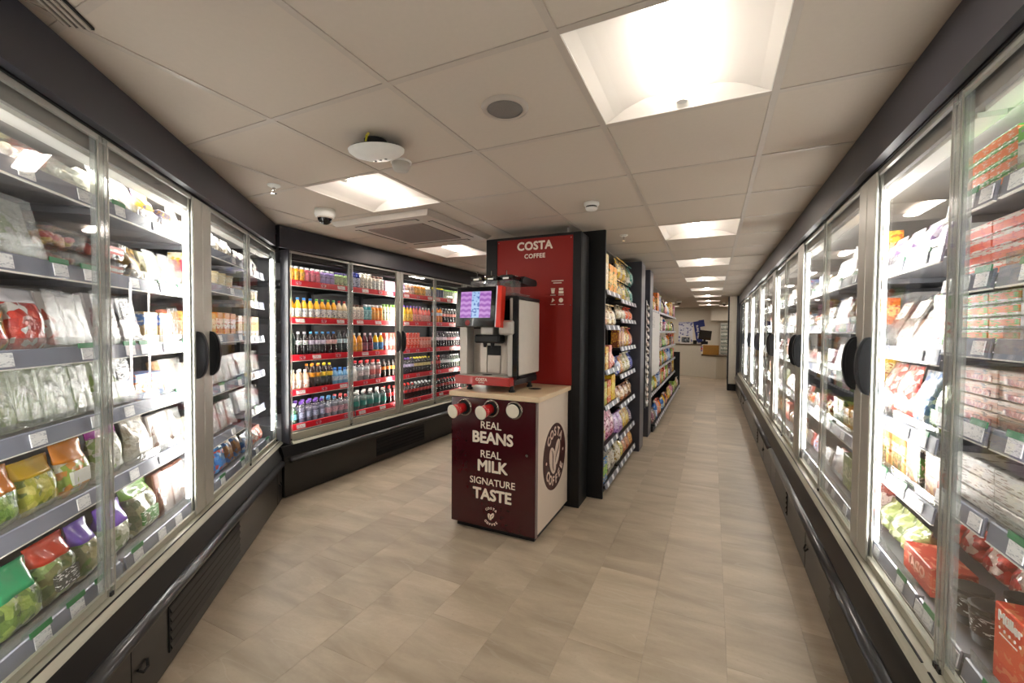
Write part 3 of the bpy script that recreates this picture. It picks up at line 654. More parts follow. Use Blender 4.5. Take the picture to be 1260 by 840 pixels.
# ---- drinks fridge, five shelves from top to bottom, bay by bay
B = bottle
dr = {}
S = lambda c, l, k='#f2f2f2', sh='smoothie', h=.15, r=.03, **kw: B(sh, r, h, c, l, k, **kw)
J = lambda c, l, k, h=.19, r=.031, **kw: B('juice', r, h, c, l, k, **kw)
C = lambda c, l, k, h=.215, r=.032, **kw: B('soda', r, h, c, l, k, **kw)
W = lambda c, l, k, h=.2, r=.034, **kw: B('water', r, h, c, l, k, **kw)
K = lambda c, h=.13, r=.027, l=None: B('can', r, h, c, l or c, c)
G = lambda w, h, a, b, c: carton(w, .06, h, a, b, c, 'drink_carton', 'carton')
DR = [
 [[(S('#f0a010', '#f5b52c'), 3, 'orange smoothie bottle with white cap'), (S('#d8607a', '#ef8a98'), 3, 'pink smoothie bottle with white cap'), (S('#a78acb', '#c3b0e0'), 3, 'lilac yogurt drink with white cap'), (S('#b7cf8c', '#d6e3b8', '#4a2c86'), 3, 'pale green drink with purple cap')],
  [(S('#1d2a7a', '#d5d9ee', '#18279a', h=.17), 2, 'navy milkshake bottle with blue cap'), (S('#efe3cf', '#f3ead9', '#e8e0d2', h=.18), 3, 'cream milkshake with white cap'), (S('#e9d9c8', '#f4efe8', '#6a3b2a', h=.17), 3, 'cream milkshake with brown cap'), (G(.05, .135, '#efc3d5', '#f6dfe8', '#d76a9c'), 4, 'pale pink drink carton')],
  [(S('#b9a5d8', '#d7c9ea'), 2, 'pale violet smoothie bottle'), (S('#eeb59a', '#f4cdb8'), 3, 'peach smoothie bottle'), (S('#f2a33a', '#f4b95e'), 4, 'amber smoothie bottle'), (S('#f0ece4', '#f7f4ee'), 2, 'plain white yogurt bottle')],
  [(K('#d8c81e', .14, l='#20306e'), 4, 'yellow and navy drink can'), (K('#8cba4a', .13, l='#dfe9cf'), 7, 'green and white drink can')],
  [(K('#b8d070', .13, l='#e9efd4'), 10, 'pale lime drink can')]],
 [[(J('#f2a21c', '#f4f1ea', '#2aa06a'), 1, 'orange juice bottle with teal cap'), (J('#f4b818', '#f4f1ea', '#3a86d0'), 3, 'yellow juice bottle with blue cap'), (J('#f4b818', '#f6f2ec', '#6cc040'), 1, 'lone yellow juice with green cap'), (J('#f0aa12', '#f3efe6', '#58a838'), 3, 'yellow juice bottle with green cap'), (J('#e9cfa0', '#f4efe4', '#c8342c'), 2, 'cream juice bottle with red cap')],
  [(S('#efe0cc', '#f2e4d8', '#5e3422', h=.17, r=.028), 3, 'cream drink with brown cap'), (S('#2f8f92', '#9fd0cf', '#e9f0ee', h=.18, r=.028), 2, 'teal drink bottle'), (S('#ef8a1c', '#f4a94a', '#f2ece2', h=.18, r=.028), 3, 'bright orange drink bottle'), (S('#e2ecb0', '#eef3cf', '#7fb050', h=.2, r=.027), 4, 'pale lime drink with green cap')],
  [(W('#9fe0c0', '#66c79c', '#e8e8e8', r=.036), 1, 'round mint green bottle'), (J('#f0b42a', '#f2c64e', '#6c4aa8', r=.028, h=.2), 3, 'yellow drink with violet cap'), (J('#e07a6c', '#f0a79a', '#7b5aa8', r=.028, h=.2), 3, 'coral drink with violet cap'), (J('#d85850', '#efb3a8', '#e6e0e0', r=.028, h=.19), 3, 'red drink with pale cap')],
  [(C('#e0781c', '#f2efe8', '#2b2b2e'), 3, 'orange soda with black cap'), (C('#2a1a18', '#ef8f80', '#e9e9e9', h=.205), 6, 'dark soda with coral label')],
  [(C('#3a1a14', '#e8d0c8', '#c8302c', h=.205), 8, 'dark soda with cream label')]],
 [[(C('#1d2b22', '#1f2c26', '#2a3a30', h=.24, r=.034), 1, 'tall dark green bottle'), (C('#171417', '#efe6ee', '#d9d3de', ink='#2f8f56'), 2, 'black soda with green logo label'), (C('#1a1318', '#ded3e6', '#4f9fd8', ink='#7a3f9a'), 3, 'black soda with light blue cap'), (C('#2a0f12', '#f0c8c6', '#1f6fc0', ink='#b8242a'), 2, 'dark cola with blue cap'), (C('#32383c', '#c7dbe6', '#1c1c20', h=.225, ink='#6f95ad'), 2, 'smoky bottle with icy label')],
  [(J('#f0961c', '#f4ab3c', '#f0e8da', h=.2), 2, 'orange juice with cream cap'), (J('#5c1526', '#a44a5a', '#e8dce0', h=.2), 2, 'maroon juice with pale cap'), (J('#f0b41c', '#4a90c4', '#e8e4da', h=.2), 2, 'yellow juice with blue label'), (G(.05, .2, '#ea6f62', '#f6dcd6', '#d63a34'), 3, 'red and white drink carton')],
  [(G(.05, .2, '#f1e2df', '#58b890', '#e5483c'), 2, 'white and mint drink carton'), (G(.055, .2, '#e8452e', '#ef6a4e', '#f7d6cc'), 4, 'tall bright red drink carton'), (G(.05, .145, '#ef9a8e', '#f3b4aa', '#d4483e'), 4, 'short coral drink carton')],
  [(C('#2a1626', '#efdfe6', '#3a2238', h=.22, r=.03, ink='#a83a5a'), 5, 'plum soda with white label'), (C('#1d1416', '#f2b9bd', '#d9d2d2', h=.215, r=.03, ink='#c03040'), 5, 'dark soda with pink label')],
  [(C('#20282c', '#cfdde0', '#c8d0d4', h=.21, r=.03), 10, 'grey soda with pale label')]],
 [[(J('#f0d0b0', '#f7efe6', '#f2efe8', h=.175, r=.034, ink='#ef8a2c'), 3, 'white bottle with orange print'), (C('#2a1a10', '#f0a224', '#ef9a2e', h=.22), 2, 'dark soda with amber label'), (C('#1c140f', '#e6d23a', '#e4d22c', h=.22, ink='#d8542a'), 2, 'dark soda with yellow label'), (W('#7fb6e0', '#d6e8f4', '#2f6fc4', h=.16, r=.03, ink='#2f6fc4'), 3, 'small blue water bottle')],
  [(W('#f0eeea', '#f4f2ee', '#efefef', h=.16, r=.034, ink='#4a4038'), 1, 'white milk bottle'), (W('#dfe6ea', '#efe4e6', '#cf3038', h=.21, see=True), 2, 'clear bottle with red cap'), (W('#e6d2d2', '#e27a74', '#cf3a30', h=.21, see=True), 2, 'clear bottle with red label'), (C('#2b2018', '#ef8f2c', '#2b2b2b', h=.2, r=.028), 3, 'dark bottle with orange label')],
  [(C('#2c2430', '#cdbfe2', '#6a4aa0', h=.2, r=.027), 5, 'dark soda with lilac label'), (C('#241c14', '#e9d089', '#e3cf4a', h=.2, r=.027), 6, 'dark soda with straw label')],
  [(C('#5a1210', '#d8342a', '#d03028', h=.2, r=.028), 3, 'red labelled cola bottle'), (C('#141214', '#efefef', '#222226', h=.205, r=.028), 4, 'black soda with white label'), (C('#24301f', '#e4efe0', '#e8e8e8', h=.2, r=.028), 4, 'green tinted soda bottle')],
  [(C('#14181c', '#d9dfe2', '#c8ccd0', h=.2, r=.03), 9, 'black soda with grey cap')]],
 [[(W('#7fb08a', '#7ec8d8', '#f0f0f0', h=.19, see=True), 1, 'green tinted water with white cap'), (W('#b9b6cf', '#aab0cf', '#7a50b8', h=.2, see=True), 4, 'water bottle with purple cap'), (W('#c9cfdc', '#e2b4c4', '#58a0d0', h=.2, see=True), 2, 'water bottle with light blue cap'), (W('#cfd2da', '#dba9ba', '#d6585a', h=.2, see=True), 2, 'water bottle with red cap')],
  [(W('#8fb8b4', '#3f9a8a', '#eef2f0', h=.2, r=.04, see=True, ink='#20407a'), 5, 'water bottle with green label'), (C('#3a0d0c', '#c8241f', '#c8241f', h=.2), 2, 'lone cola bottle with red cap')],
  [(C('#2a0c0b', '#c92a24', '#d4342c', h=.195), 4, 'cola bottle with red cap'), (C('#200c0c', '#d23a34', '#dfe3e6', h=.195), 5, 'cola bottle with silver cap')],
  [(C('#250c0b', '#b8231e', '#c92b26', h=.195), 9, 'cola bottle with crimson label')],
  [(C('#300f0e', '#bf2a26', '#dcdcdc', h=.195), 9, 'cola bottle at far end')]]]
SN = ['top shelf', 'second shelf', 'third shelf', 'fourth shelf', 'bottom shelf']
for si, sh in enumerate(DR):
    for bi, items in enumerate(sh):
        a, b = DS[bi] + (.03 if bi else .09), DS[bi + 1] - .02
        rows = 2 if si >= 3 and bi < 3 else 1
        row(MM, a, b, DZ[si] if si < 4 else DZ[si] - .012, .185 if si < 4 else .16, items, 'drinks fridge ' + SN[si], rows, .004)

# ---- left food fridge
GRN = ('#6f9a3a', '#9dbf5a', '#3f6a28'); PALE = ('#c4d69a', '#dfe8c4', '#8fb060'); RED = ('#c8281c', '#e0503a', '#2f6a2a')
fr = lambda *a, **k: tray(*a, **k)
def Lrow(bay, si, items, y=.2, **k):
    a, b = LS[bay] + .02, LS[bay + 1] - .02
    zs = LZS[bay]
    nm = ['top shelf', 'second shelf', 'third shelf', 'fourth shelf', 'fifth shelf', 'bottom deck'][si]
    if si == 5: y = .17
    row(ML, a, b, zs[si], y, items, 'left fridge ' + nm, 1, .006, **k)
F_ = flatpack
# bay 1: the pane at the left frame edge
Lrow(1, 0, [(fr(.2, .15, .052, '#e8c23a', '#f2dc78', '#d8a020', label='#1d7a46'), 1, 'clear tray of yellow mango chunks', 2), (fr(.19, .15, .052, '#f0d27a', '#e9bd3c', '#f4e6b0'), 1, 'clear tray of pineapple pieces', 2), (fr(.16, .15, .052, '#d8483a', '#e87a5c', '#b82a2a', seed=3), 1, 'clear tray of red melon', 2), (fr(.12, .15, .052, '#eadfd0', '#f0ece2', '#c8b89a', seed=5), 1, 'clear tray of pale fruit', 2)])
Lrow(1, 1, [(F_(.15, .2, .05, '#9aa08a', '#c8ccc0', '#5a7a44', lean=14), 1, 'grey green herb pack'), (F_(.14, .2, .05, '#8a9088', '#c9cdc8', '#6b8a4a', lean=14), 1, 'clear leafy salad pack'), (F_(.14, .2, .05, '#a8aca4', '#d4d6d0', '#7a9458', lean=14), 1, 'clear rocket leaf pack'), (fr(.2, .14, .075, '#e88a2c', '#e0b23a', '#c8402c', lump=.02, seed=8), 1, 'clear pots of orange fruit salad', 2)])
Lrow(1, 2, [(bag(.15, .21, .07, ('#d22a1e', '#e8604a', '#3f9a3a'), '#d8d2d4', None, 'pepper_bag', 'bag', 3, .82), 1, 'clear bag of red peppers'), (bag(.15, .21, .07, ('#3a8a34', '#d83a28', '#e9b02c'), '#c6c4d6', None, 'pepper_bag', 'bag', 4, .82), 1, 'bag of mixed green and red peppers'), (bag(.14, .2, .07, ('#d03a2a', '#b82820', '#ded8d4'), '#d9d6dc', None, 'pepper_bag', 'bag', 9, .8), 1, 'slim bag of red chillies'), (F_(.1, .2, .05, '#e4dcda', '#f2f0ee', '#d0604c'), 1, 'white mushroom pack'), (F_(.08, .19, .05, '#ece6e2', '#f4f2f0', '#cfc4be'), 1, 'narrow white mushroom pack')])
Lrow(1, 3, [(F_(.13, .2, .06, '#a8a4a8', '#cfccd0', '#7a5a6a', lean=10), 1, 'grey sealed pack'), (F_(.11, .21, .06, '#9ab450', '#c4d48a', '#6a8a34', lean=10), 2, 'green grape pack in crinkled film'), (F_(.11, .21, .06, '#b4c878', '#dbe4b8', '#86a44a', lean=10), 2, 'pale green grape pack'), (F_(.09, .2, .06, '#c0cf92', '#e2e9cc', '#8fa85a', lean=10), 1, 'narrow celery pack')])
Lrow(1, 4, [(bag(.18, .2, .08, GRN, '#f08a18', None, 'salad_bag', 'bag', 5, .6), 2, 'green salad bag with orange top'), (bag(.17, .19, .08, ('#b8b83a', '#d8d06a', '#7a8a2c'), '#d8b022', None, 'salad_bag', 'bag', 6, .7), 1, 'salad bag with yellow top'), (bag(.15, .21, .07, ('#a8c04a', '#e89a3a', '#e8e4c8'), '#f0921c', '#f2f2ea', 'salad_bag', 'bag', 7, .66), 1, 'mixed stir fry bag with orange top')])
Lrow(1, 5, [(bag(.19, .21, .1, ('#5f7a34', '#8aa04c', '#3a5426'), '#2fb074', None, 'salad_bag', 'bag', 8, .62), 2, 'leafy bag with emerald green top'), (bag(.17, .22, .1, ('#5a6a3a', '#7a7a4a', '#8fa860'), '#e2452a', '#4a4a44', 'salad_bag', 'bag', 9, .7), 1, 'leafy bag with red top'), (bag(.11, .22, .09, ('#7a7a58', '#a8a078', '#5f7a3a'), '#7a58d0', None, 'salad_bag', 'bag', 10, .66), 1, 'slim leafy bag with purple top')])
# bay 2
Lrow(2, 0, [(F_(.12, .13, .05, '#e8e2cc', '#f2eee0', '#d8cca0', lean=24), 2, 'cream sliced cheese pack'), (bag(.13, .15, .06, ('#d8b23a', '#e9d27a', '#5a3a6a'), None, None, 'snack_pack', 'pack', 11), 1, 'golden cheese snack bag'), (carton(.1, .1, .09, '#4a4560', '#6a6488', '#d8a23a'), 1, 'dark purple cheese box'), (F_(.1, .12, .05, '#c8b8b0', '#e4dcd6', '#a8685a', lean=20), 1, 'pinkish cheese pack')])
Lrow(2, 1, [(fr(.17, .14, .075, '#e2584a', '#ef8a7a', '#d03a34', label='#d8443a', seed=12), 1, 'clear tray of salmon pink sliced ham', 2), (bag(.12, .15, .06, ('#8a6a2a', '#d8a83a', '#3a2a1a'), None, None, 'snack_pack', 'pack', 12), 1, 'brown and gold nut bag'), (F_(.1, .15, .05, '#e6dfb8', '#f0ead0', '#c8b878'), 2, 'cream cheese block pack'), (F_(.09, .14, .05, '#e0d8b0', '#efe8cc', '#b8a868'), 1, 'small pale cheese pack')])
Lrow(2, 2, [(F_(.12, .21, .05, '#e9e2e4', '#f6f3f4', '#c8a4ac', label='#efe9ec'), 1, 'tall white cooked chicken pack'), (F_(.12, .2, .05, '#e0dcde', '#f2f0f1', '#8a8488', label='#e6e4e8'), 1, 'white pack with black print'), (carton(.11, .08, .15, '#d8b888', '#5a84c8', '#f2efe6', lo=.62, hi=.95, win=('#d88a5a', '#e8b088', '#c8603a')), 2, 'beige sandwich box with blue top'), (F_(.1, .17, .05, '#cf7a5a', '#e4a888', '#a8402c'), 1, 'red sliced meat pack')])
Lrow(2, 3, [(F_(.11, .2, .05, '#d6deb8', '#eef0e2', '#9ab468'), 1, 'white green lettuce pack'), (F_(.11, .19, .05, '#dcd8da', '#efeef0', '#b4c86a', label='#e8e8ea'), 1, 'white salad pot pack'), (carton(.11, .09, .12, '#6f96d0', '#efe0c8', '#e8782c'), 2, 'blue snack box with orange picture'), (F_(.1, .16, .05, '#d8a878', '#efd8bc', '#b8643a'), 2, 'tan chicken strip pack')])
Lrow(2, 4, [(bag(.17, .19, .08, ('#d8dcc8', '#eef0e6', '#8aa45a'), '#b83ab0', None, 'salad_bag', 'bag', 15, .86), 1, 'clear bean sprout bag with magenta tag'), (bag(.17, .19, .07, ('#e4ddd0', '#f2ede4', '#c8baa4'), None, '#efe6dc', 'wrap_bag', 'bag', 16), 1, 'cream flatbread bag'), (F_(.11, .17, .05, '#cfc4bc', '#e9e2dc', '#a88878'), 2, 'pale ham slice pack')])
Lrow(2, 5, [(bag(.15, .2, .09, ('#9aa084', '#d8d8c8', '#5f7a3a'), '#8456d8', None, 'salad_bag', 'bag', 17, .6), 1, 'leafy bag with violet top'), (bag(.2, .22, .1, ('#6a6a48', '#8a8a5c', '#4a5a30'), '#7fb04a', '#3f7a34', 'salad_bag', 'bag', 18, .8), 1, 'large brown vegetable bag with green label'), (F_(.09, .21, .05, '#8a5a48', '#a8745c', '#6a3a2c', lean=8), 3, 'brown sausage pack')])
# bays 3 and 4
Q = lambda w, h, a, b, c, **k: F_(w, h, .045, a, b, c, **k)
Lrow(3, 0, [(Q(.1, .11, '#c8b090', '#e4d4bc', '#8a5a3a'), 3, 'tan dip pack'), (bag(.12, .12, .05, ('#e4dfd6', '#f2efe8', '#b8a890'), None, None, 'snack_pack', 'pack', 21), 2, 'clear white snack bag')])
Lrow(3, 1, [(carton(.08, .1, .15, '#efe8d4', '#c83a5a', '#e8c23a'), 2, 'cream dessert box with red print'), (pot(.045, .1, '#f0e6cc', '#e8d8a8', '#e9d9b0'), 4, 'cream dessert pot')])
Lrow(3, 2, [(carton(.1, .1, .14, '#e8b85a', '#f2dca8', '#d87a2a'), 3, 'golden pie box'), (carton(.09, .1, .15, '#e89a3a', '#f6e6cc', '#c85a1a'), 3, 'orange pasty box')])
Lrow(3, 3, [(Q(.1, .17, '#e8dccc', '#f4eee4', '#c89a78'), 3, 'white chilled meal sleeve'), (Q(.1, .17, '#e2d0c0', '#f0e8de', '#b87a5a'), 3, 'beige chilled meal sleeve')])
Lrow(3, 4, [(Q(.11, .18, '#e6d8b8', '#f2ead4', '#c8a45a'), 2, 'pale pasta pack'), (Q(.11, .18, '#d8988c', '#ecc4ba', '#b85a4c'), 3, 'pink gammon pack')])
Lrow(3, 5, [(bag(.13, .19, .06, ('#2f78c8', '#5fa0e0', '#d84a3a'), '#4a90d8', None, 'ready_meal_bag', 'bag', 25, .75), 3, 'bright blue noodle bag'), (bag(.12, .18, .06, ('#8a5a34', '#b88a5a', '#3a70b8'), None, None, 'ready_meal_bag', 'bag', 26), 2, 'brown noodle bag')])
Lrow(4, 0, [(bag(.095, .12, .05, ('#cfcac0', '#e9e6de', '#6a5a6a'), None, None, 'snack_pack', 'pack', 27), 4, 'silvery snack bag')])
Lrow(4, 1, [(pot(.045, .11, '#e8e0cc', '#cfd8e4', '#e6d8b4'), 5, 'pale pot with blue lid')])
Lrow(4, 2, [(carton(.09, .1, .16, '#efe4d0', '#e8c88a', '#c87a3a'), 5, 'buff quiche box')])
Lrow(4, 3, [(Q(.1, .18, '#e4dcd4', '#f4f0ea', '#c4b4a8'), 5, 'white wrapped pack')])
Lrow(4, 4, [(Q(.1, .18, '#e0e2e4', '#f4f4f4', '#a8b4c4'), 5, 'frosted white pack')])
Lrow(4, 5, [(bag(.14, .16, .06, ('#2c5aa0', '#4a86c8', '#e0e4ea'), None, None, 'ready_meal_bag', 'bag', 28), 2, 'navy blue meal bag'), (bag(.14, .15, .06, ('#d8d0c8', '#e88a6a', '#c84a3a'), None, None, 'ready_meal_bag', 'bag', 29), 2, 'pale meal bag with red print')])

# ---- right fridges (local x = -world y: left in the picture is far)
def Rrow(ya, yb, z, items, place, y=.2, **k): row(MR, -yb + .03, -ya - .03, z, y, items, place, 1, .004, **k)
bx = lambda w, d, h, a, b, c, **k: carton(w, d, h, a, b, c, **k)
NR = 'nearest right fridge '
# nearest pane (0.835..1.575)
Rrow(1.2, 1.86, RZN[0], [(bx(.13, .16, .04, '#3f9a34', '#ef7a3a', '#f7efe2', lo=.2, hi=.85), 2, 'flat green box with orange panel', 4), (bx(.19, .16, .15, '#58b83a', '#dfe6de', '#8a9298', name='can_multipack'), 2, 'green multipack with silver cans')], NR + 'top shelf')
Rrow(1.2, 1.86, RZN[1], [(bx(.15, .16, .04, '#f2e6dc', '#ef5a2c', '#d8261c', lo=.1, hi=.62), 2, 'flat white and red box', 4), (bx(.16, .15, .155, '#e8ecf6', '#3f58c0', '#f6f6fb'), 2, 'white box with blue print')], NR + 'second shelf')
Rrow(1.2, 1.86, RZN[2], [(bx(.14, .16, .035, '#f0f2ea', '#ef8a3c', '#58b83a', lo=.25, hi=.8), 2, 'flat white and orange box', 4), (bx(.16, .16, .035, '#eef0f0', '#f8f8f8', '#c8ccd0'), 2, 'flat plain white box', 4)], NR + 'third shelf')
Rrow(1.2, 1.86, RZN[3], [(bx(.2, .17, .04, '#efd8c8', '#e4a890', '#8a8078', win=('#d87a6a', '#e8a898', '#b85a5a')), 3, 'flat pink ready meal tray', 4)], NR + 'fourth shelf')
Rrow(1.2, 1.86, RZN[4], [(bx(.2, .17, .045, '#ece6de', '#f4f0ea', '#a89a8c'), 2, 'flat white tray with grey print', 3), (tray(.18, .17, .07, '#6a7a3a', '#a8a85a', '#3a4a2a', seed=31), 1, 'clear salad tray', 2)], NR + 'fifth shelf')
DP = lambda lid, h=.12, r=.05: pot(r, h, '#2a2320', lid, '#4a3a34', 'dessert_pot', 'pot')
Rrow(1.6, 1.87, RZN[5], [(DP('#2f2b2a', .11, .047), 2, 'glossy dark pot at front')], NR + 'deck', y=.18)
Rrow(1.22, 1.86, RZN[5], [(DP('#3a3634'), 6, 'dark chocolate dessert pot')], NR + 'deck', y=.3)
Rrow(1.22, 1.86, RZN[5], [(DP('#d8321e', .13), 6, 'dark pot with red lid')], NR + 'deck', y=.42)
Rrow(1.22, 1.86, RZN[5], [(DP('#b8281a', .15), 6, 'tall dark pot with crimson lid')], NR + 'deck', y=.54)
SR = 'second right fridge '
# pane 1.575..2.29
Rrow(1.88, 2.58, RZ2[0], [(bag(.13, .14, .06, ('#cfc2d4', '#efe9f0', '#8a6aa0'), None, None, 'snack_pack', 'pack', 33), 3, 'silvery bag with mauve print'), (bag(.12, .14, .06, ('#8a70b8', '#c8b8dc', '#efe9f4'), None, None, 'snack_pack', 'pack', 34), 1, 'purple snack bag')], SR + 'top shelf')
Rrow(1.88, 2.58, RZ2[1], [(F_(.14, .22, .05, '#7a5644', '#a88468', '#e6ded4', lean=26, label='#efe6da'), 3, 'brown burger pack leaning back'), (carton(.1, .12, .2, '#58b048', '#d8e8cc', '#d8483a'), 1, 'green box with red corner')], SR + 'second shelf')
Rrow(1.88, 2.58, RZ2[2], [(bag(.15, .23, .06, ('#d8584a', '#efb8a8', '#f2ece4'), None, '#efe0d8', 'frozen_bag', 'bag', 35), 2, 'red and white pasta bag'), (bag(.14, .22, .06, ('#b8cfe8', '#eef2f6', '#5a84c0'), None, None, 'frozen_bag', 'bag', 36), 1, 'pale blue bag'), (bag(.13, .2, .06, ('#6a9a3a', '#b8c86a', '#3a5a24'), None, '#3f8a34', 'frozen_bag', 'bag', 37), 1, 'green vegetable bag')], SR + 'third shelf')
Rrow(1.88, 2.58, RZ2[3], [(carton(.13, .05, .18, '#d8a868', '#efd8b0', '#e8902c', win=('#8a4a2a', '#d8a25a', '#5a7a34')), 2, 'tan pizza box'), (carton(.13, .05, .18, '#2a2a2c', '#4f9a3a', '#efe6da', win=('#a86a3a', '#d8b26a', '#7a3a2a')), 1, 'black and green meal box'), (carton(.12, .05, .17, '#e4dcd0', '#c8541f', '#2f2a2a', win=('#c8803a', '#e8b86a', '#8a3a24')), 1, 'white meal box with orange picture')], SR + 'fourth shelf')
Rrow(2.12, 2.58, RZ2[4], [(bag(.13, .13, .1, ('#a8b46a', '#dfe0c0', '#6a7a3a'), None, None, 'salad_bag', 'bag', 38), 3, 'clear leafy salad bag')], SR + 'deck', y=.2)
Rrow(1.88, 2.58, RZ2[4], [(bag(.14, .13, .08, ('#d8382a', '#efd0c0', '#a8281e'), None, None, 'frozen_bag', 'bag', 39), 4, 'red and white pepperoni bag')], SR + 'deck', y=.42)
taco = carton(.22, .12, .1, '#c8402a', '#d8583a', '#e89a7a')
tb = spawn(taco, MR @ Matrix.Translation((-2.0, .17, RZ2[4] + .001)), 'red carton with TACO lettering low behind second right fridge door')
text('lettering', 'TACO', .05, plain('pale_red_ink', '#f0b8a0', .5), tb, Matrix.Translation((0, -.0012, .055)) @ FRONT, .002)
# pane 2.29..3.065, 3.065.., and the far panes
PAL = [('#e8702a', '#f2c878', '#c83a20'), ('#d86a5a', '#efc4b8', '#a8382c'), ('#8a9a4a', '#d8dcb4', '#5a6a2c'), ('#e8e2da', '#f6f4f0', '#b8a898'), ('#c8a878', '#ecdcc0', '#8a5a34'), ('#5a84b8', '#d4e0ee', '#c8483a'), ('#e4b83a', '#f4e2a8', '#b8561f'), ('#b8544a', '#ecd8cc', '#7a2a2a')]
CN = ['orange', 'coral', 'olive', 'white', 'tan', 'blue', 'golden', 'brick red']
def filler(ya, yb, zs, place0, seed, hmax=.17):
    rnd = random.Random(seed)
    for q, z in enumerate(zs):
        ks = rnd.sample(range(8), 3); its = []
        top = (zs[q - 1] - z - .05) if q else .2
        for kk in ks:
            c = PAL[kk]; h = min(top, rnd.choice((.13, .16, .19)) if top > .15 else .12); ty = rnd.choice(('bag', 'flat', 'box'))
            p = bag(.125, round(h, 3), .06, c, None, None, 'food_bag', 'bag', kk + 40) if ty == 'bag' else flatpack(.12, round(h, 3), .045, *c) if ty == 'flat' else carton(.115, .1, round(h, 3), c[0], c[1], c[2], 'food_box', 'box')
            its.append((p, 2, '%s %s' % (CN[kk], {'bag': 'food bag', 'flat': 'sealed pack', 'box': 'food box'}[ty])))
        Rrow(ya, yb, z, its, place0 + ' ' + ['top shelf', 'second shelf', 'third shelf', 'fourth shelf', 'deck'][q], y=.2)
filler(2.60, 3.38, RZ3, 'second right door', 3)
filler(3.42, 3.96, RZ3, 'third right door', 4)
filler(3.98, 4.53, RZ3, 'fourth right door', 5)
filler(4.58, 5.28, RZ3, 'fifth right door', 6)
filler(5.32, 6.03, RZ3, 'sixth right door', 8)
filler(6.07, 6.77, RZ3, 'seventh right door', 9)
# the large orange-red carton low on the right
bigc = carton(.13, .1, .2, '#e8481f', '#ee5a26', '#f08a5a', 'dessert_carton', 'box')
bc = spawn(bigc, MR @ Matrix.Translation((-1.47, .17, RZN[5] + .001)), 'orange red dessert carton with white lettering at lower right')
WINK = plain('white_ink', '#f4f0ea', .5)
text('lettering', 'Müller', .036, WINK, bc, Matrix.Translation((0, -.0012, .172)) @ FRONT, .0015)
part('printed_bars', MB().box(-.04, .03, -.0012, 0, .126, .129).add([], []), WINK, bc)
for k in range(5): part('printed_star', MB().lathe([(.004, -.0012), (.004, 0)], 8, -.04 + k * .02, .142, axis='y'), WINK, bc)
# ------------------------------------------------------------------ coffee stand
CREAM = plain('cream_ink', '#efe2d0', .5); MAROON = plain('maroon_gloss_panel', '#3c0710', .2, coat=.15, var=.04)
SIDEP = plain('pale_laminate', '#d9c8b6', .5, var=.03); WOODT = plain('pale_oak_top', '#dcc4a0', .4, var=.12, scale=9)
BROWN = plain('dark_brown_vinyl', '#3a1210', .4)
def beans(name, parent, mw, s, mat, groove):
    """two coffee beans leaning together"""
    def ell(cx, cz, rx, rz, rot, n=20):
        m = []
        for k in range(n):
            a = 2 * math.pi * k / n; x, z = rx * math.cos(a), rz * math.sin(a)
            m.append((cx + x * math.cos(rot) - z * math.sin(rot), cz + x * math.sin(rot) + z * math.cos(rot)))
        return m
    b = MB()
    for p, t in ((ell(-.25 * s, -.06 * s, .33 * s, .56 * s, .42), .0012), (ell(.24 * s, .16 * s, .28 * s, .5 * s, -.38), .0016)):
        b.prism(p, -t, 0, 'y')
    o = part(name, b, mat, parent, mw=mw)
    g = MB()
    for cx, cz, hgt, rot in ((-.25, -.06, .44, .42), (.24, .16, .4, -.38)):
        L = []; Rr = []
        for k in range(9):
            v = k / 8 * 2 - 1; w = .035 * (1 - v * v) + .008; off = .09 * math.sin(v * 2.6)
            for arr, sg in ((L, -1), (Rr, 1)):
                x, z = off + sg * w, v * hgt
                arr.append(((cx + x * math.cos(rot) - z * math.sin(rot)) * s, (cz + x * math.sin(rot) + z * math.cos(rot)) * s))
        g.prism(L + Rr[::-1], -.0022, -.0012, 'y')
    part('bean_groove', g, groove, o)
    return o
def ring_text(s, r, size, a_mid, step, flip, bold, mat, name, parent, mw):
    n = len(s); b = MB()
    for k, ch in enumerate(s):
        me = heavy(text_mesh(ch, size, 0.0, .0006), bold)
        a = a_mid + (k - (n - 1) / 2) * (step if flip else -step)
        rot = a + math.pi / 2 if flip else a - math.pi / 2
        T = Matrix.Translation((r * math.cos(a), r * math.sin(a), 0)) @ Matrix.Rotation(rot, 4, 'Z')
        b.add([T @ v.co for v in me.vertices], [tuple(p.vertices) for p in me.polygons]); bpy.data.meshes.remove(me)
    return part(name, b, mat, parent, mw=mw)
cs = thing('coffee_stand', 'maroon and cream coffee counter printed REAL BEANS REAL MILK', 'counter', Matrix.Translation((-1.341, 2.533, 0)))
boxp('cabinet', (-.322, .322, .012, .66, .045, .93), SIDEP, cs, .003)
boxp('front_door', (-.329, .318, -.006, .010, .04, .93), MAROON, cs, .003)
boxp('corner_trim', (.319, .329, -.006, .014, .04, .93), plain('grey_edge_trim', '#7a6a66', .4), cs)
part('worktop', MB().box(-.345, .345, -.015, .662, .932, .966, b=.003), WOODT, cs)
boxp('toe_kick', (-.30, .30, .03, .64, .0, .045), M_['black'], cs)
part('waste_hole', MB().lathe([(.045, .9655), (.045, .9665)], 24, .156, .37), M_['dark'], cs)
part('waste_hole_ring', MB().lathe([(.05, .9655), (.05, .9663)], 24, .156, .37), M_['black'], cs)
part('lock', MB().lathe([(.009, -.012), (.009, -.005)], 12, .259, .579, axis='y'), M_['chrome'], cs)
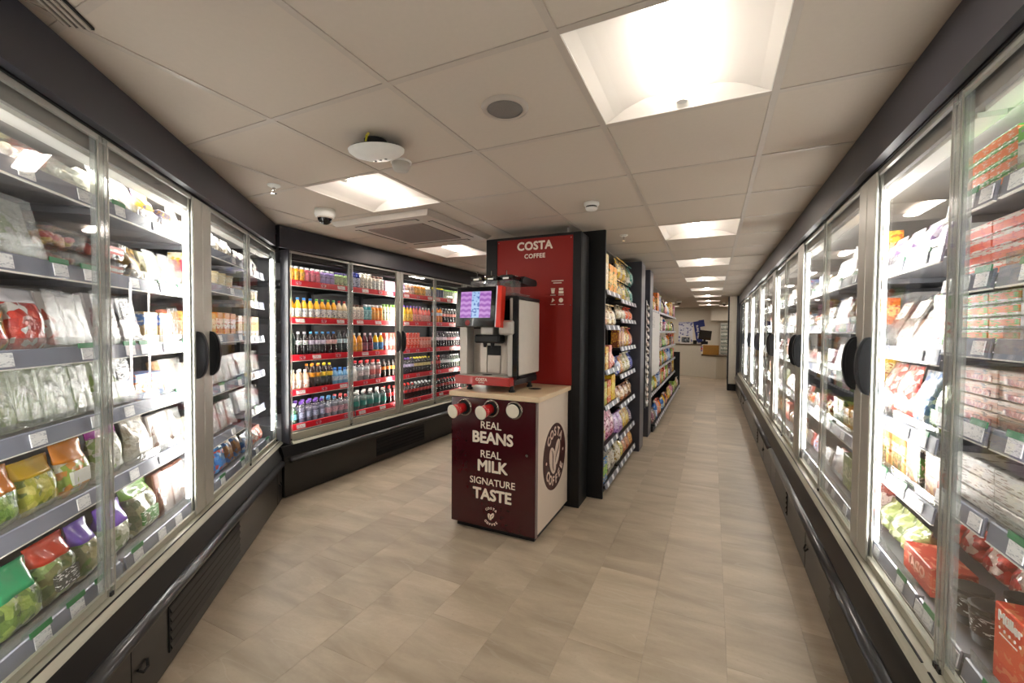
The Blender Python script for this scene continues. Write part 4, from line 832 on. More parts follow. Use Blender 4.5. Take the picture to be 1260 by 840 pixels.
for nm, x, z in (('cup_well', -.222, .858), ('cup_well', -.009, .866), ('cup_well', .163, .868)):
    w = part(nm, MB().lathe([(.052, -.0068), (.052, -.0062)], 24, x, z, axis='y'), M_['dark'], cs)
    rg = MB(); n = 28; vs = []; fs = []
    for k in range(n):
        a = 2 * math.pi * k / n
        for r, y in ((.048, -.007), (.05, -.014), (.058, -.014), (.061, -.0062)): vs.append((x + r * math.cos(a), y, z + r * math.sin(a)))
    for k in range(n):
        for q in range(3): fs.append((k * 4 + q, ((k + 1) % n) * 4 + q, ((k + 1) % n) * 4 + q + 1, k * 4 + q + 1))
    part('steel_ring', rg.add(vs, fs), plain('brushed_steel_ring', '#a89c94', .25, .9), w, True)
for s_, z, sz, bo, sp in (('REAL', .745, .072, .0006, 1.0), ('BEANS', .658, .108, .0036, .98), ('REAL', .545, .072, .0006, 1.0), ('MILK', .462, .108, .0036, .98), ('SIGNATURE', .356, .066, .0006, 1.0), ('TASTE', .266, .106, .0036, .98)):
    text('lettering', s_, sz, CREAM, cs, Matrix.Translation((.0 if s_ != 'REAL' else -.012, -.0072, z)) @ FRONT, bo, sp)
LOGO = Matrix.Translation((-.005, -.0072, .123))
beans('bean_logo', cs, LOGO, .042, CREAM, MAROON)
ring_text('COSTA', .056, .022, math.pi / 2, .34, False, .0008, CREAM, 'logo_lettering', cs, LOGO @ FRONT)
ring_text('COFFEE', .056, .022, -math.pi / 2, .34, True, .0008, CREAM, 'logo_lettering', cs, LOGO @ FRONT)
EM = Matrix.Translation((.3222, .357, .488)) @ Matrix.Rotation(R_(90), 4, 'Z')
em = part('round_emblem', MB().lathe([(.238, -.0015), (.238, .0)], 56, 0, 0, axis='y'), BROWN, cs, mw=EM)
EMC = plain('emblem_cream', '#dcc6b4', .5)
E2 = Matrix.Translation((0, -.002, 0))
beans('bean_logo', em, E2 @ Matrix.Translation((0, 0, -.01)), .19, EMC, BROWN)
ring_text('COSTA', .178, .088, math.pi / 2, .38, False, .0028, EMC, 'emblem_lettering', em, E2 @ FRONT)
ring_text('COFFEE', .178, .088, -math.pi / 2, .37, True, .0028, EMC, 'emblem_lettering', em, E2 @ FRONT)
for sx in (-1, 1): part('emblem_dot', MB().lathe([(.011, -.003), (.011, -.0015)], 10, sx * .175, .01 * sx, axis='y'), EMC, em)
# paper cups pushed into the wells
def cup(x, z, lab, out, tilt=0):
    mw = Matrix.Translation((-1.341 + x, 2.533 - .017, z)) @ Matrix.Rotation(R_(tilt), 4, 'Z') @ Matrix.Rotation(R_(8), 4, 'X')
    o = ob('paper_cup', MB().lathe([(.033, 0.0), (.043, -out)], 20, axis='y').mesh('paper_cup', plain('red_cup_paper', '#c0141c', .3, coat=.4) if tilt else plain('white_cup_paper', '#e9e0cc', .4), True), mw=mw)
    tag(o, lab, 'cup', 'paper cups in the coffee counter')
    part('rim', MB().lathe([(.043, -out + .004), (.046, -out + .002), (.046, -out - .004), (.04, -out - .004)], 20, axis='y'), plain('white_cup_rim', '#efe6d2', .4), o, True)
    part('inside', MB().lathe([(.04, -out - .0042), (.037, -out - .0036), (.0, -out - .003)], 20, axis='y', cap=False), plain('cup_inside', '#d8cdb4', .5), o, True)
    if tilt: part('printed_mark', MB().lathe([(.039, -.055), (.041, -.08)], 20, axis='y', cap=False), pprint('#c0141c', '#d8282c', '#f0e4d8', seed=2), o, True)
cup(-.222, .858, 'red paper cup in the left well of the coffee counter', .105, -14)
cup(-.009, .866, 'red paper cup in the middle well of the coffee counter', .10, -12)
cup(.163, .868, 'white cup end in the right well of the coffee counter', .012, 0)

# ------------------------------------------------------------------ coffee tower
REDP = plain('red_panel_print', '#8c1c14', .5, spec=.3, var=.05, scale=2)
tw_ = thing('coffee_tower', 'tall black cabinet with red COSTA COFFEE panel behind the machine', 'display tower', Matrix.Translation((-1.347, 3.2, 0)))
boxp('tower_body', (-.42, .42, .02, .235, .0, 2.17), M_['black'], tw_, .006)
boxp('side_frame', (-.42, -.315, .0, .02, .0, 2.17), M_['black'], tw_, .003)
boxp('side_frame', (.352, .42, .0, .02, .0, 2.17), M_['black'], tw_, .003)
boxp('top_frame', (-.315, .352, .0, .02, 2.15, 2.17), M_['black'], tw_)
boxp('red_panel', (-.315, .352, .006, .02, .966, 2.15), REDP, tw_)
boxp('lower_panel', (-.315, .352, .004, .02, .0, .966), M_['black'], tw_)
text('lettering', 'COSTA', .092, CREAM, tw_, Matrix.Translation((.024, .0052, 2.086)) @ FRONT, .0036, 1.05)
text('lettering', 'COFFEE', .05, CREAM, tw_, Matrix.Translation((.027, .0052, 2.004)) @ FRONT, .0016, 1.08)
for x, z, w in ((.225, 1.795, .05), (.225, 1.778, .035)): boxp('printed_line', (x - w, x + w, .0048, .006, z - .004, z + .004), CREAM, tw_)
for k, (x, z) in enumerate(((.188, 1.715), (.256, 1.715), (.188, 1.64), (.256, 1.64))):
    m = MB()
    if k == 0: m.prism([(x - .012, z - .02), (x + .012, z - .02), (x + .016, z + .014), (x - .016, z + .014)], .0048, .006, 'y').box(x - .018, x + .018, .0048, .006, z + .016, z + .022)
    elif k == 1: m.box(x - .018, x + .018, .0048, .006, z + .004, z + .022).box(x - .02, x + .02, .0048, .006, z - .022, z - .002)
    elif k == 2: m.prism([(x - .012, z - .018), (x + .016, z), (x - .004, z + .02)], .0048, .006, 'y')
    else: m.lathe([(.018, .0048), (.018, .006)], 18, x, z, axis='y')
    part('icon', m, CREAM, tw_)
    boxp('printed_line', (x - .022, x + .022, .0048, .006, z - .036, z - .031), CREAM, tw_)
for x, z in ((-.3, 2.13), (.335, 2.13), (.335, 1.6)): part('screw', MB().lathe([(.004, .003), (.004, .006)], 8, x, z, axis='y'), M_['chrome'], tw_)
part('ceiling_hanger', MB().tube([(.28, .1, 2.17), (.28, .1, 2.239)], .008), M_['chrome'], tw_)

# ------------------------------------------------------------------ coffee machine
mc = thing('coffee_machine', 'bean to cup coffee machine with purple touch screen on counter', 'coffee machine', Matrix.Translation((-1.43, 2.60, .9668)))
GREY = plain('machine_silver', '#b7b1a8', .35, .3); LGREY = plain('machine_white_panel', '#cfc8bc', .4); GLB = plain('gloss_black', '#0c0c0e', .15, coat=.5)
REDM = plain('machine_red', '#a8241c', .3, coat=.3)
boxp('rear_body', (-.19, .205, .12, .43, .09, .66), M_['black'], mc, .006)
boxp('side_panel', (.205, .226, .05, .435, .115, .645), LGREY, mc, .008)
boxp('side_edge', (.19, .228, .02, .05, .09, .665), GLB, mc, .004)
boxp('side_panel', (-.226, -.19, .03, .435, .115, .645), LGREY, mc, .008)
boxp('top_cover', (-.226, .226, .03, .44, .645, .67), M_['black'], mc, .006)
boxp('lower_frame', (-.21, .21, .03, .43, .05, .092), M_['black'], mc, .004)
for x in (-.17, .17):
    for y in (.06, .38): part('foot', MB().lathe([(.022, 0), (.022, .012), (.014, .016), (.014, .05)], 12, x, y), M_['black'], mc)
dp = part('drip_tray', MB().box(-.24, .2, -.035, .1, .048, .108, b=.004), REDM, mc)
boxp('drip_grid', (-.22, .18, -.02, .12, .108, .112), GREY, dp)
part('cup_stand', MB().lathe([(.035, .112), (.035, .114)], 18, -.02, .05), M_['black'], dp)
text('lettering', 'COSTA', .028, CREAM, dp, Matrix.Translation((-.02, -.0365, .086)) @ FRONT, .0008)
text('lettering', 'COFFEE', .014, CREAM, dp, Matrix.Translation((-.02, -.0365, .065)) @ FRONT, .0003)
boxp('front_panel', (-.18, .19, .108, .12, .11, .44), GREY, mc)
boxp('front_column', (-.226, -.165, .01, .11, .112, .46), GREY, mc, .004)
boxp('front_column', (.15, .19, .03, .11, .112, .46), GREY, mc, .004)
for x0, x1, z0, z1 in ((-.15, -.05, .12, .33), (-.045, .06, .12, .25), (.065, .145, .12, .33)): boxp('steel_plate', (x0, x1, .1, .108, z0, z1), plain('brushed_plate', '#b2a69a', .3, .6), mc, .002)
boxp('niche', (-.045, .06, .1, .1085, .25, .32), M_['dark'], mc)
sp_ = boxp('spout_head', (-.1, .1, -.005, .1, .34, .40), M_['black'], mc, .012)
for x in (-.03, .03): part('nozzle', MB().lathe([(.01, .31), (.016, .34)], 10, x, .035), M_['black'], sp_)
boxp('spout_mount', (-.05, .05, .0, .1, .4, .46), GREY, mc, .006)
boxp('shoulder', (.09, .205, .0, .1, .40, .5), GREY, mc, .012)
boxp('front_column_upper', (.165, .2, .03, .06, .5, .66), GREY, mc, .004)
ST = Matrix.Translation((-.06, -.02, .45)) @ Matrix.Rotation(R_(-6), 4, 'X')
sc_ = part('screen', MB().box(-.175, .148, -.025, .02, .0, .285, b=.006), GLB, mc, mw=ST)
def screen_mat():
    t = NT('touch_screen_picture'); co = t.node('ShaderNodeTexCoord'); sp = t.node('ShaderNodeSeparateXYZ'); t.l.new(co.outputs['Generated'], sp.inputs[0])
    x, y, z = sp.outputs
    tri = t.math('PINGPONG', t.math('MULTIPLY', x, 5.0), .5)
    w = t.math('FRACT', t.math('MULTIPLY', t.math('SUBTRACT', z, t.math('MULTIPLY', tri, .09)), 5.0))
    c = t.mix(t.math('GREATER_THAN', w, .5), lin('#a060b8'), lin('#c792d6'))
    band = t.math('LESS_THAN', t.math('ABSOLUTE', t.math('SUBTRACT', x, .5)), .13)
    nz = t.node('ShaderNodeTexNoise', i_Scale=1.0, i_Detail=2.0); t.l.new(t.map(co.outputs['Generated'], (9, 1, 11)), nz.inputs['Vector'])
    c = t.mix(band, c, t.mix(t.math('GREATER_THAN', nz.outputs[0], .55), lin('#a8c8ee'), lin('#5a78c0')))
    t.l.new(c, t.b.inputs['Emission Color']); t.b.inputs['Emission Strength'].default_value = 0.85; t.b.inputs['Base Color'].default_value = (.02, .02, .02, 1); t.b.inputs['Roughness'].default_value = .15
    return t.m
boxp('display', (-.135, .108, -.0265, -.0245, .065, .25), screen_mat(), sc_)
boxp('screen_trim', (.148, .156, -.028, .02, .0, .285), plain('white_trim', '#e4e2ea', .3), sc_)
boxp('red_trim', (.156, .19, -.028, .03, .0, .285), plain('machine_bright_red', '#d8321f', .3, coat=.3), sc_)
part('brand_mark', MB().lathe([(.02, -.0262), (.02, -.025)], 16, -.07, .03, axis='y'), plain('dim_red_mark', '#7a1a1a', .4), sc_)
HOP = clear('clear_hopper', (.9, .9, .88), .1, .5, .04, haze=.1)
for x in (-.1, .015, .135):
    h = part('bean_hopper', MB().add([(-.045 + x, .06, .67), (.045 + x, .06, .67), (.045 + x, .16, .67), (-.045 + x, .16, .67), (-.05 + x, .03, .78), (.05 + x, .03, .78), (.05 + x, .17, .78), (-.05 + x, .17, .78)], [(3, 2, 1, 0), (0, 1, 5, 4), (1, 2, 6, 5), (2, 3, 7, 6), (3, 0, 4, 7)]), HOP, mc)
    boxp('hopper_lid', (x - .052, x + .052, .025, .175, .78, .815), GLB, h, .008)
    boxp('lid_tag', (x - .022, x + .022, .0235, .025, .785, .797), M_['white'], h)
    part('lid_key', MB().lathe([(.004, .815), (.004, .845), (.007, .85)], 8, x - .01, .06), M_['chrome'], h)
part('rear_hood', MB().prism([(.17, .79), (.2, .82), (.42, .815), (.44, .795), (.43, .77), (.25, .76), (.17, .77)], .02, .2, 'x'), M_['black'], mc)
boxp('glass_cups_rail', (-.18, .2, .04, .3, .672, .69), HOP, mc)

# ------------------------------------------------------------------ shelving gondolas facing the right aisle (local x = world y, y into the shelf)
MG = frame(-0.80, 0, 90)
gd = thing('shelving_gondola', 'black snack shelving right beside the coffee tower', 'shelving', MG)
boxp('end_panel', (3.46, 3.49, .0, .52, .0, 2.225), M_['black'], gd, .003)
boxp('back_board', (3.49, 5.02, .5, .54, .0, 2.12), plain('black_back_board', '#17171a', .6), gd)
boxp('base_plinth', (3.49, 5.02, .03, .5, .0, .08), M_['black'], gd)
GA = [1.735, 1.44, 1.06, .76, .42, .1]; GB = [1.70, 1.51, 1.235, .965, .67, .36, .1]
TS = plain('grey_price_rail', '#70737c', .35, .2)
def gshelf(par, a, b, z, y0, d=.42):
    s = boxp('shelf', (a, b, y0, y0 + d, z - .022, z), M_['black'], par)
    rot = Matrix.Translation((0, y0 - .004, z - .012)) @ Matrix.Rotation(R_(-16), 4, 'X')
    part('ticket_rail', MB().box(a + .004, b - .004, -.003, .003, -.022, .022), TS, s, mw=rot)
    n = max(2, int((b - a) / .16))
    for k in range(n): ob('price_ticket', tick_me, s, mw=rot @ Matrix.Translation((a + (b - a) * (k + .5) / n, -.005, 0)))
for z in GA: gshelf(gd, 3.5, 4.08, z, .0 if z > .2 else -.01)
for z in GB: gshelf(gd, 4.12, 5.0, z, .0 if z > .2 else -.01)
boxp('divider', (4.085, 4.115, .12, .5, .08, 2.12), M_['black'], gd)
def crisp(w, h, a, b, c, seed, nm='snack_bag'):
    k = ('crisp', w, h, a, b, c, seed)
    if k not in PROTO:
        PROTO[k] = dict(root=('bag', pillow(w, h, .07, 7, 9, seed).mesh('snack_bag', pprint(a, b, c, .3, .72, .3, film=.35, seed=seed), True)), ch=[('top_seal', MB().box(-w * .48, w * .48, .033, .037, h * .985, h * 1.04).mesh('top_seal', solid(a)))], w=w, d=.075, h=h * 1.04, name=nm, cat='snack bag')
    return PROTO[k]
cr, bx2 = crisp, (lambda w, h, a, b, c: carton(w, .08, h, a, b, c, 'snack_box', 'box'))
def Grow(a, b, z, items, place, y=.018): row(MG, a, b, z, y, items, place, 1, .004)
NA = 'near gondola left bay '; NB = 'near gondola right bay '
Grow(3.53, 4.06, GA[0], [(bx2(.13, .32, '#e2d29a', '#efe6cc', '#b8a050'), 1, 'tall cream cereal box'), (bx2(.15, .25, '#e89a2c', '#f2c878', '#5a7a34'), 2, 'orange cereal box')], NA + 'top shelf')
Grow(4.15, 4.98, GB[0], [(cr(.19, .2, '#d8b23a', '#efe2a8', '#3a4a8a', 1), 2, 'yellow nut bag', 2), (cr(.19, .2, '#cfc8a8', '#7a8a3a', '#5a3a24', 2), 1, 'khaki nut bag', 2), (cr(.16, .2, '#2f8a7a', '#7ac0b0', '#efe9d8', 3), 1, 'teal snack bag', 2)], NB + 'top shelf')
Grow(3.53, 4.06, GA[1], [(cr(.17, .2, '#d88a3a', '#efd8a8', '#a8401f', 4), 1, 'orange biscuit bag'), (cr(.17, .19, '#c8b07a', '#efe6cc', '#7a4a2a', 5), 2, 'beige biscuit bag')], NA + 'second shelf')
Grow(4.15, 4.98, GB[1], [(cr(.17, .14, '#cfc4a0', '#efe9d4', '#a8743a', 6), 2, 'cream biscuit bag'), (cr(.18, .14, '#e0481f', '#ef7a4a', '#f6d8c0', 7), 2, 'bright red snack bag')], NB + 'second shelf')
Grow(3.6, 4.06, GA[2], [(bx2(.1, .2, '#e8b83a', '#f2d88a', '#a8541f'), 1, 'slim yellow box'), (bx2(.09, .21, '#e6907a', '#f2c4b4', '#c83a34'), 1, 'slim pink box'), (cr(.15, .17, '#c8342a', '#e88a6a', '#f0e0cc', 8), 1, 'red chocolate bag')], NA + 'third shelf')
Grow(4.15, 4.98, GB[2], [(bx2(.12, .2, '#7a3a24', '#b8743a', '#e0b23a'), 2, 'brown chocolate box'), (cr(.16, .2, '#d8a83a', '#efd890', '#c8402c', 9), 2, 'golden sweet bag'), (cr(.15, .19, '#e0582a', '#ef9a6a', '#f6e6d8', 10), 1, 'tangerine sweet bag')], NB + 'third shelf')
Grow(3.53, 4.06, GA[3], [(bx2(.13, .2, '#a8b83a', '#e0e08a', '#c8542a'), 1, 'lime snack box'), (bx2(.13, .2, '#d8582a', '#efb84a', '#f4e6c8'), 1, 'flame orange snack box'), (bx2(.15, .23, '#e8c01f', '#f2dc6a', '#c8801f'), 1, 'bright yellow snack box')], NA + 'fourth shelf')
Grow(4.15, 4.98, GB[3], [(cr(.16, .18, '#4a5ab8', '#c8cfe8', '#efefe8', 11), 1, 'blue sweet bag'), (cr(.17, .18, '#d8842a', '#efc07a', '#7a3a1f', 12), 1, 'burnt orange bag'), (cr(.17, .2, '#d8d0a8', '#efe9d0', '#a8a04a', 13), 2, 'straw coloured bag'), (cr(.14, .2, '#2a3a9a', '#5a6ac8', '#d8dcf0', 14), 1, 'deep blue sweet bag')], NB + 'fourth shelf')
Grow(3.53, 4.06, GA[4], [(cr(.17, .24, '#cfc8c4', '#e8e4e0', '#e0c23a', 15), 1, 'white marshmallow bag'), (cr(.17, .26, '#d88aa8', '#efc8d8', '#8a3a5a', 16), 2, 'pink sweet bag')], NA + 'fifth shelf')
Grow(4.15, 4.98, GB[4], [(cr(.18, .17, '#b87a4a', '#e0c098', '#7a3a24', 17), 3, 'tan nut bag'), (cr(.17, .19, '#7a4a2a', '#b88a5a', '#e8d8b8', 18), 1, 'brown nut bag')], NB + 'fifth shelf')
Grow(3.53, 4.06, GA[5], [(bx2(.15, .2, '#2f7ac0', '#6ab04a', '#efd23a'), 1, 'blue and green box'), (cr(.17, .24, '#8a8474', '#c8c4b4', '#3a3a30', 19), 2, 'grey pet food bag')], NA + 'bottom shelf', .008)
Grow(4.15, 4.98, GB[5], [(cr(.16, .22, '#b88ac8', '#dcc4e4', '#6a3a8a', 20), 2, 'mauve sweet bag'), (cr(.17, .22, '#e0b83a', '#f0da8a', '#a85a1f', 21), 2, 'yellow crisp bag'), (cr(.14, .2, '#4a3a5a', '#7a6a8a', '#d8cce0', 22), 1, 'dark plum bag')], NB + 'sixth shelf')
Grow(4.15, 4.98, GB[6], [(cr(.16, .2, '#d8ccb0', '#efe6d0', '#a8883a', 23), 1, 'cream crisp bag'), (cr(.16, .2, '#d8c03a', '#efe08a', '#7a8a2a', 24), 1, 'mustard crisp bag'), (cr(.17, .2, '#c8744a', '#e4ae8a', '#7a3a24', 25), 2, 'terracotta crisp bag'), (cr(.16, .2, '#e89a2c', '#f4c878', '#c84a1f', 26), 1, 'amber crisp bag')], NB + 'bottom shelf', .008)
# pillars and hanging strips between the two gondolas
for nm, y0, y1, lab in (('shelf_end_pillar', 5.03, 5.32, 'dark grey pillar after the snack shelving'), ('shelf_end_pillar', 5.78, 6.06, 'second dark pillar before the far shelving')):
    p = thing(nm, lab, 'pillar', MG); boxp('column', (y0, y1, -.055, .5, .0, 2.2), M_['header'], p, .004); boxp('lit_face_strip', (y0 + .01, y1 - .01, -.058, -.054, .02, 2.18), plain('lit_face_grey', '#55565c', .35, .3), p)  # lighter grey sheet puts side light on the aisle face into the colour
strip_bag = MB().add(pillow(.06, .07, .03, 4, 5, 77).v, pillow(.06, .07, .03, 4, 5, 77).f)
SB = [strip_bag.mesh('hanging_packet', pprint(a, b, c, .3, .7, .3, film=.3, seed=9), True) for a, b, c in (('#cfcac2', '#efece6', '#7a4a34'), ('#b8b0a8', '#e4dcd0', '#a8402c'), ('#d8d4cc', '#8a7a6a', '#4a3a3a'))]
for q, (y, x, lab) in enumerate(((5.40, -.10, 'hanging strip of silver packets nearer the snack shelving'), (5.62, -.075, 'hanging strip of silver packets nearer the far shelving'))):
    st = thing('clip_strip', lab, 'display strip', MG @ Matrix.Translation((y, x, 0)))
    boxp('strip', (-.012, .012, .033, .036, .45, 1.78), M_['white'], st); boxp('wall_hook', (-.01, .01, .033, .52, 1.76, 1.78), M_['chrome'], st)
    for k in range(14): ob('packet', SB[(k * 5 + q) % 3], st, loc=(random.uniform(-.006, .006), 0, .47 + k * .092))
bk = thing('shelf_back_board', 'black board behind the hanging packet strips', 'board', MG); boxp('board', (5.33, 5.77, .46, .5, .0, 2.1), M_['black'], bk); boxp('foot_rail', (5.33, 5.77, .3, .46, .0, .06), M_['black'], bk)
# far gondola
g2 = thing('shelving_gondola', 'long far shelving run stocked with colourful goods', 'shelving', MG)
boxp('back_board', (6.1, 11.0, .42, .46, .0, 1.9), plain('grey_back_board', '#4a4a4e', .6), g2)
boxp('base_plinth', (6.1, 11.0, -.08, .4, .0, .08), M_['black'], g2)
boxp('end_panel', (11.0, 11.03, -.1, .46, .0, .9), M_['black'], g2)
G2 = [1.72, 1.40, 1.1, .78, .45, .1]
wbo = tag(ob('white_board', MB().box(6.14, 7.3, -.02, -.008, .74, 1.68, b=.003).mesh('white_board', plain('pale_grey_board', '#d6d2cc', .45)), mw=MG), 'tall pale board fixed across the far shelving front', 'board'); part('board_print', MB().box(6.3, 6.62, -.0215, -.02, 1.45, 1.62), pprint('#d6d2cc', '#d0ccc6', '#3a3a3e', .1, .9, seed=2), wbo)
bays = [(6.12, 7.32), (7.34, 8.54), (8.56, 9.76), (9.78, 10.98)]
for (a, b) in bays:
    for z in G2: gshelf(g2, a, b, z, .012 if z > .2 else -.1, .36)
PAL2 = [('#e0b23a', '#f2dc8a', '#7a4a1f', 'yellow'), ('#c8342a', '#ef8a6a', '#f0e4d0', 'red'), ('#3a6ab0', '#b8cce8', '#efe9dc', 'blue'), ('#3f8a4a', '#b8d8a8', '#e8d23a', 'green'), ('#efe6d8', '#f6f2ea', '#c8483a', 'white'), ('#e07a2a', '#f0bf7a', '#5a2a1a', 'orange'), ('#4a2a3a', '#8a5a6a', '#e0c8b8', 'plum'), ('#2a2a30', '#5a5a64', '#d8b23a', 'black'), ('#8ab03a', '#d8e0a0', '#3a5a24', 'lime'), ('#d88aa8', '#efc8d8', '#8a2a4a', 'pink')]
rnd = random.Random(21)
BAYN = ['first bay', 'second bay', 'third bay', 'last bay']
for bi, (a, b) in enumerate(bays):
    for si, z in enumerate(G2):
        if bi == 0 and si in (1, 2, 3): continue
        top = .36 if si == 0 else G2[si - 1] - z - .05
        ks = rnd.sample(range(10), 5 if bi < 2 else 4); its = []
        for kk in ks:
            pa = PAL2[kk]; ty = rnd.choice(('bag', 'box', 'bottle')); h = round(min(top, rnd.choice((.18, .22, .26)) + (.06 if si == 0 else 0)), 2); w = .16 if bi < 2 else .2
            p = crisp(w, round(h / 1.04, 3), *pa[:3], kk + 30) if ty == 'bag' else carton(w * .75, .1, h, *pa[:3], 'grocery_box', 'box') if ty == 'box' else bottle('juice', .045, h, pa[0], pa[1], pa[2])
            its.append((p, rnd.choice((1, 2)), '%s %s' % (pa[3], {'bag': 'snack bag', 'box': 'grocery box', 'bottle': 'squash bottle'}[ty])))
        row(MG, a + .03, b - .03, z, .03 if si < 5 else -.08, its, 'far shelving %s %s' % (BAYN[bi], ['top shelf', 'second shelf', 'third shelf', 'fourth shelf', 'fifth shelf', 'bottom shelf'][si]), 1, .003)

# ------------------------------------------------------------------ far end: pillar, till counter, posters
pl = thing('square_pillar', 'white square pillar with black skirting at the fridge end', 'pillar', Matrix.Translation((.34, 11.28, 0)))
boxp('shaft', (.02, .26, .0, .4, .16, 2.235), M_['wall'], pl); boxp('skirting', (.0, .27, -.01, .41, .0, .16), M_['black'], pl); boxp('corner_guard', (-.002, .02, -.004, .4, .16, 2.235), M_['black'], pl)
tc = thing('till_counter', 'cream till counter with wooden top at the far end', 'counter', Matrix.Translation((-.30, 14.24, 0)))
CP = plain('cream_counter_panel', '#d8d2c2', .5); OAK = plain('brown_oak_board', '#a87a2c', .45, var=.15, scale=8)
hi = MB().prism([(-1.6, .9), (-.60, .36), (.0, .0), (.0, .9)], .0, .97, 'z')
part('tall_panel', hi, CP, tc)
part('tall_top', MB().prism([(-1.62, .92), (-.61, .34), (.02, -.03), (.02, .92)], .97, 1.0, 'z'), plain('dark_wood_top', '#5a4630', .4), tc)
part('low_panel', MB().prism([(.001, .0), (.42, -.38), (.68, -.24), (.68, .6), (.001, .6)], .0, .66, 'z'), CP, tc)
part('low_top', MB().prism([(-.02 + .03, -.03), (.42, -.42), (.72, -.25), (.72, .6), (.01, .6)], .66, .69, 'z'), plain('dark_wood_top', '#5a4630', .4), tc)
bxo = ob('wooden_box', MB().box(.0, .44, .0, .3, .0, .29, b=.004).mesh('wooden_box', OAK), mw=Matrix.Translation((-.25, 14.15, .692)))
tag(bxo, 'plain golden brown wooden box on the till counter', 'box')
part('side_sticker', MB().box(-.06, -.01, -.002, .0, .1, .26), pprint('#5a4a9a', '#c8342a', '#e8e4ee', seed=3), bxo)
ts = thing('till_screen', 'black till monitor standing on the far counter', 'monitor', Matrix.Translation((-.22, 14.62, 1.0)))
boxp('base', (-.1, .1, -.06, .1, .0, .09), M_['black'], ts, .01); boxp('neck', (-.03, .03, .0, .04, .09, .2), M_['black'], ts)
part('monitor_panel', MB().box(-.18, .18, -.015, .015, .0, .3, b=.006), GLB, ts, mw=Matrix.Translation((.0, .0, .14)) @ Matrix.Rotation(R_(12), 4, 'X') @ Matrix.Rotation(R_(6), 4, 'Y'))
part('card_reader', MB().box(-.33, -.22, -.03, .06, .0, .12, b=.01), M_['black'], ts); part('cable', MB().tube([(-.22, .02, .06), (-.16, .06, .12), (-.1, .04, .05)], .008), M_['black'], ts)
pf = thing('picture_frame', 'small white framed picture beside the till', 'frame', Matrix.Translation((-.78, 14.75, 1.0)))
boxp('frame_border', (-.16, .16, -.01, .01, .0, .25), M_['white'], pf); boxp('picture', (-.12, .12, -.0125, -.01, .04, .21), pprint('#3a3f44', '#55606a', '#c8ccd0', seed=8), pf)
po = ob('poster', MB().box(-1.2, -.72, 0, .008, .0, .72).mesh('poster', pprint('#c9cbe0', '#e4e6f0', '#6a6fa8', .1, .9, seed=4)), mw=Matrix.Translation((.08, 16.59, 1.02))); tag(po, 'pale blue and white patterned poster on the far wall', 'poster')
sg = thing('hanging_banner', 'navy banner with slanted white lettering by the till', 'banner', Matrix.Translation((-.41, 16.585, 1.05)) @ Matrix.Rotation(R_(-10), 4, 'Y'))
boxp('banner_cloth', (-.1, .1, .0, .01, .0, .72), plain('navy_banner', '#1f2f78', .5), sg); text('lettering', 'Play here', .13, WINK, sg, Matrix.Translation((0, -.001, .34)) @ FRONT @ Matrix.Rotation(R_(90), 4, 'Z'), .002)
boxp('banner_foot', (-.06, .2, -.02, .03, -.05, .0), plain('navy_banner', '#1f2f78', .5), sg); boxp('banner_flag', (.08, .26, .0, .01, .5, .74), plain('navy_banner', '#1f2f78', .5), sg)
rk = thing('display_rack', 'narrow stocked rack in the far right recess', 'rack', Matrix.Translation((.25, 16.2, 0)))
boxp('rack_frame', (.0, .3, .0, .3, .0, 1.7), M_['alu'], rk)
for k in range(5): boxp('rack_shelf', (.02, .28, -.02, .0, .5 + k * .24, .68 + k * .24), pprint('#9aa49a', '#d8dcd4', '#3a4a44', seed=k), rk)
boxp('lintel', (-.3, .5, .0, .3, 1.78, 2.235), M_['wall'], struct(ob('trim_1', None, mw=Matrix.Translation((.25, 16.29, 0)))))

# ------------------------------------------------------------------ ceiling fittings
def at_c(x, y): return Matrix.Translation((x, y, CZ))
ap = thing('wireless_access_point', 'round white disc unit hanging slightly open from ceiling', 'access point', at_c(-1.38, 1.47) @ Matrix.Rotation(R_(9), 4, 'X'))
part('disc', MB().lathe([(.0, -.075), (.06, -.073), (.1, -.06), (.12, -.045), (.122, -.035)], 32, cap=False), M_['white'], ap, True)
part('back_plate', MB().lathe([(.121, -.036), (.115, -.03), (.06, -.028)], 32), M_['dark'], ap, True)
part('mount', MB().lathe([(.05, -.03), (.05, .02)], 20), M_['black'], ap)
part('cable', MB().tube([(.02, -.06, .02), (.05, -.11, -.01), (.03, -.1, -.035)], .005), plain('yellow_cable', '#c8c02a', .4), ap)
for x in (-.03, 0, .03): part('indicator', MB().lathe([(.006, -.077), (.006, -.074)], 8, x, .02), plain('indicator_grey', '#8a8a86', .4), ap)
sd = tag(ob('detector_cover', MB().lathe([(.045, .0), (.045, -.02), (.035, -.045)], 20).mesh('detector_cover', plain('pale_grey_plastic', '#b9b2a8', .5), True), mw=at_c(-1.43, 1.70)), 'small grey detector beside the white disc unit', 'detector')
part('detector_base', MB().lathe([(.052, .002), (.052, -.006)], 20), M_['white'], sd)
sk = thing('ceiling_speaker', 'round grey ceiling speaker left of nearest light', 'speaker', at_c(-.726, 1.455))
part('grille', MB().lathe([(.0, -.012), (.06, -.01), (.068, -.004), (.068, .004)], 32), plain('grey_speaker_mesh', '#7d7772', .6, .3, var=.2, scale=300), sk, True)
part('bezel', MB().lathe([(.068, -.006), (.074, -.009), (.086, -.006), (.09, .003)], 32, cap=False), M_['tbar'], sk, True)
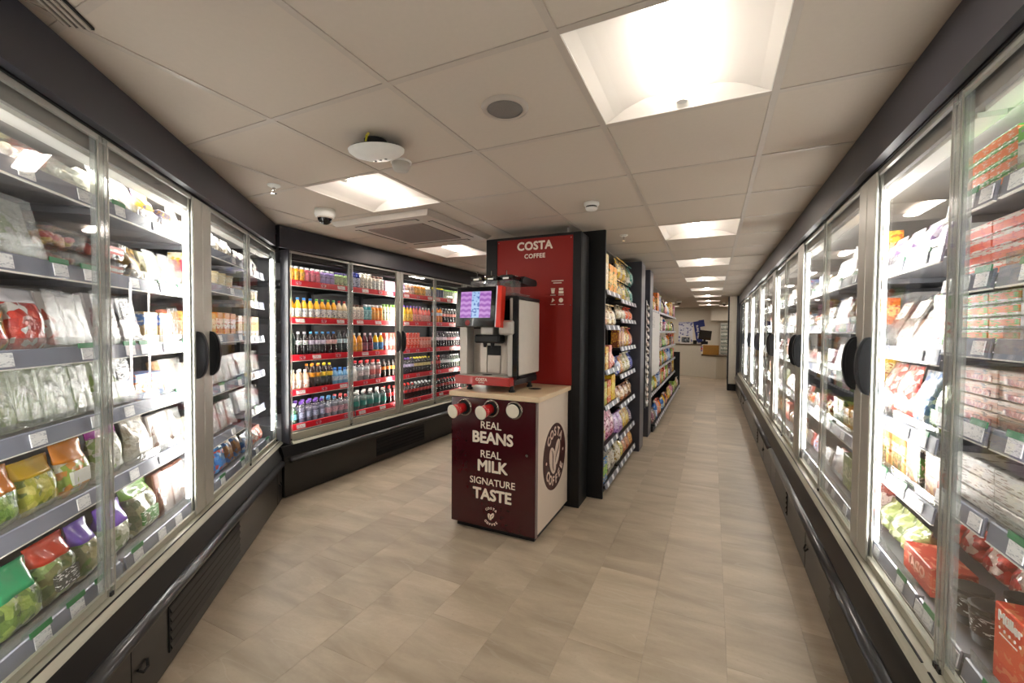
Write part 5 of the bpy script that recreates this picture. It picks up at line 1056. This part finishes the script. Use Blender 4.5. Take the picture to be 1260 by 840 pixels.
def sprinkler(x, y, lab):
    s = thing('sprinkler', lab, 'sprinkler', at_c(x, y)); part('rose', MB().lathe([(.035, .003), (.035, -.004), (.02, -.012)], 16), M_['white'], s, True)
    part('stem', MB().lathe([(.008, -.012), (.008, -.03)], 8), M_['chrome'], s); part('deflector', MB().lathe([(.003, -.03), (.003, -.045), (.016, -.046), (.016, -.048)], 10), M_['chrome'], s)
sprinkler(-2.346, 1.665, 'small sprinkler in the ceiling near left fridge fascia'); sprinkler(-.72, 3.80, 'small sprinkler in the ceiling above snack shelving')
sm = thing('smoke_detector', 'small white smoke detector above the coffee tower', 'smoke detector', at_c(-.735, 2.76))
part('base', MB().lathe([(.05, .003), (.05, -.015), (.042, -.022)], 20), M_['white'], sm, True); part('vents', MB().lathe([(.036, -.022), (.036, -.032)], 16), M_['dark'], sm); part('dome', MB().lathe([(.042, -.032), (.036, -.045), (.02, -.05)], 20), M_['white'], sm, True)
def dome(x, y, lab, s=1.0):
    d = thing('dome_camera', lab, 'security camera', at_c(x, y) @ Matrix.Diagonal((s, s, s, 1))); part('housing', MB().lathe([(.068, .003), (.07, -.03), (.062, -.05), (.05, -.055)], 24), M_['white'], d, True)
    part('bubble', MB().lathe([(.05, -.053), (.047, -.07), (.034, -.09), (.015, -.1), (.0, -.102)], 20, cap=False), GLB, d, True); part('collar', MB().lathe([(.052, -.05), (.054, -.056), (.05, -.06)], 24, cap=False), M_['tbar'], d, True)
dome(-2.50, 2.16, 'white dome camera on ceiling by left fridge corner'); dome(.30, 13.6, 'dome camera on far ceiling near the pillar'); dome(-.85, 12.6, 'dome camera on far ceiling above the shelving end')
ac = thing('ceiling_cassette', 'square air conditioning cassette in the ceiling', 'air conditioner', at_c(-2.27, 2.89))
ACW = plain('cassette_white', '#bdb3a8', .5)
part('bezel', MB().add([(-.47, -.47, .0), (.47, -.47, .0), (.47, .47, .0), (-.47, .47, .0), (-.44, -.44, -.035), (.44, -.44, -.035), (.44, .44, -.035), (-.44, .44, -.035)], [(0, 1, 2, 3), (0, 4, 5, 1), (1, 5, 6, 2), (2, 6, 7, 3), (3, 7, 4, 0), (7, 6, 5, 4)]), ACW, ac)
gr = boxp('intake_grille', (-.27, .27, -.27, .27, -.042, -.034), plain('cassette_grille', '#8f8179', .6, var=.2, scale=120), ac)
me = MB().box(-.26, .26, -.003, .003, -.0445, -.042).mesh('grille_slat', plain('grille_slat', '#7a6e68', .6))
for k in range(20): ob('grille_slat', me, gr, loc=(0, -.25 + k * .0263, 0))
for a in range(4):
    s = part('air_slot', MB().box(-.3, .3, -.385, -.34, -.0362, -.034), M_['dark'], ac, mw=Matrix.Rotation(R_(90 * a), 4, 'Z')); boxp('louvre', (-.29, .29, -.378, -.352, -.0405, -.0365), ACW, s)
lv = thing('linear_vent', 'slim slatted vent in the ceiling at top left corner', 'vent', at_c(-1.575, .522) @ Matrix.Rotation(R_(130.6), 4, 'Z'))
boxp('vent_frame', (-.2, .06, -.035, .035, -.006, .0005), M_['dark'], lv)
for k in range(4): boxp('vent_slat', (-.195, .055, -.03 + k * .0165, -.022 + k * .0165, -.012, -.006), M_['tbar'], lv)
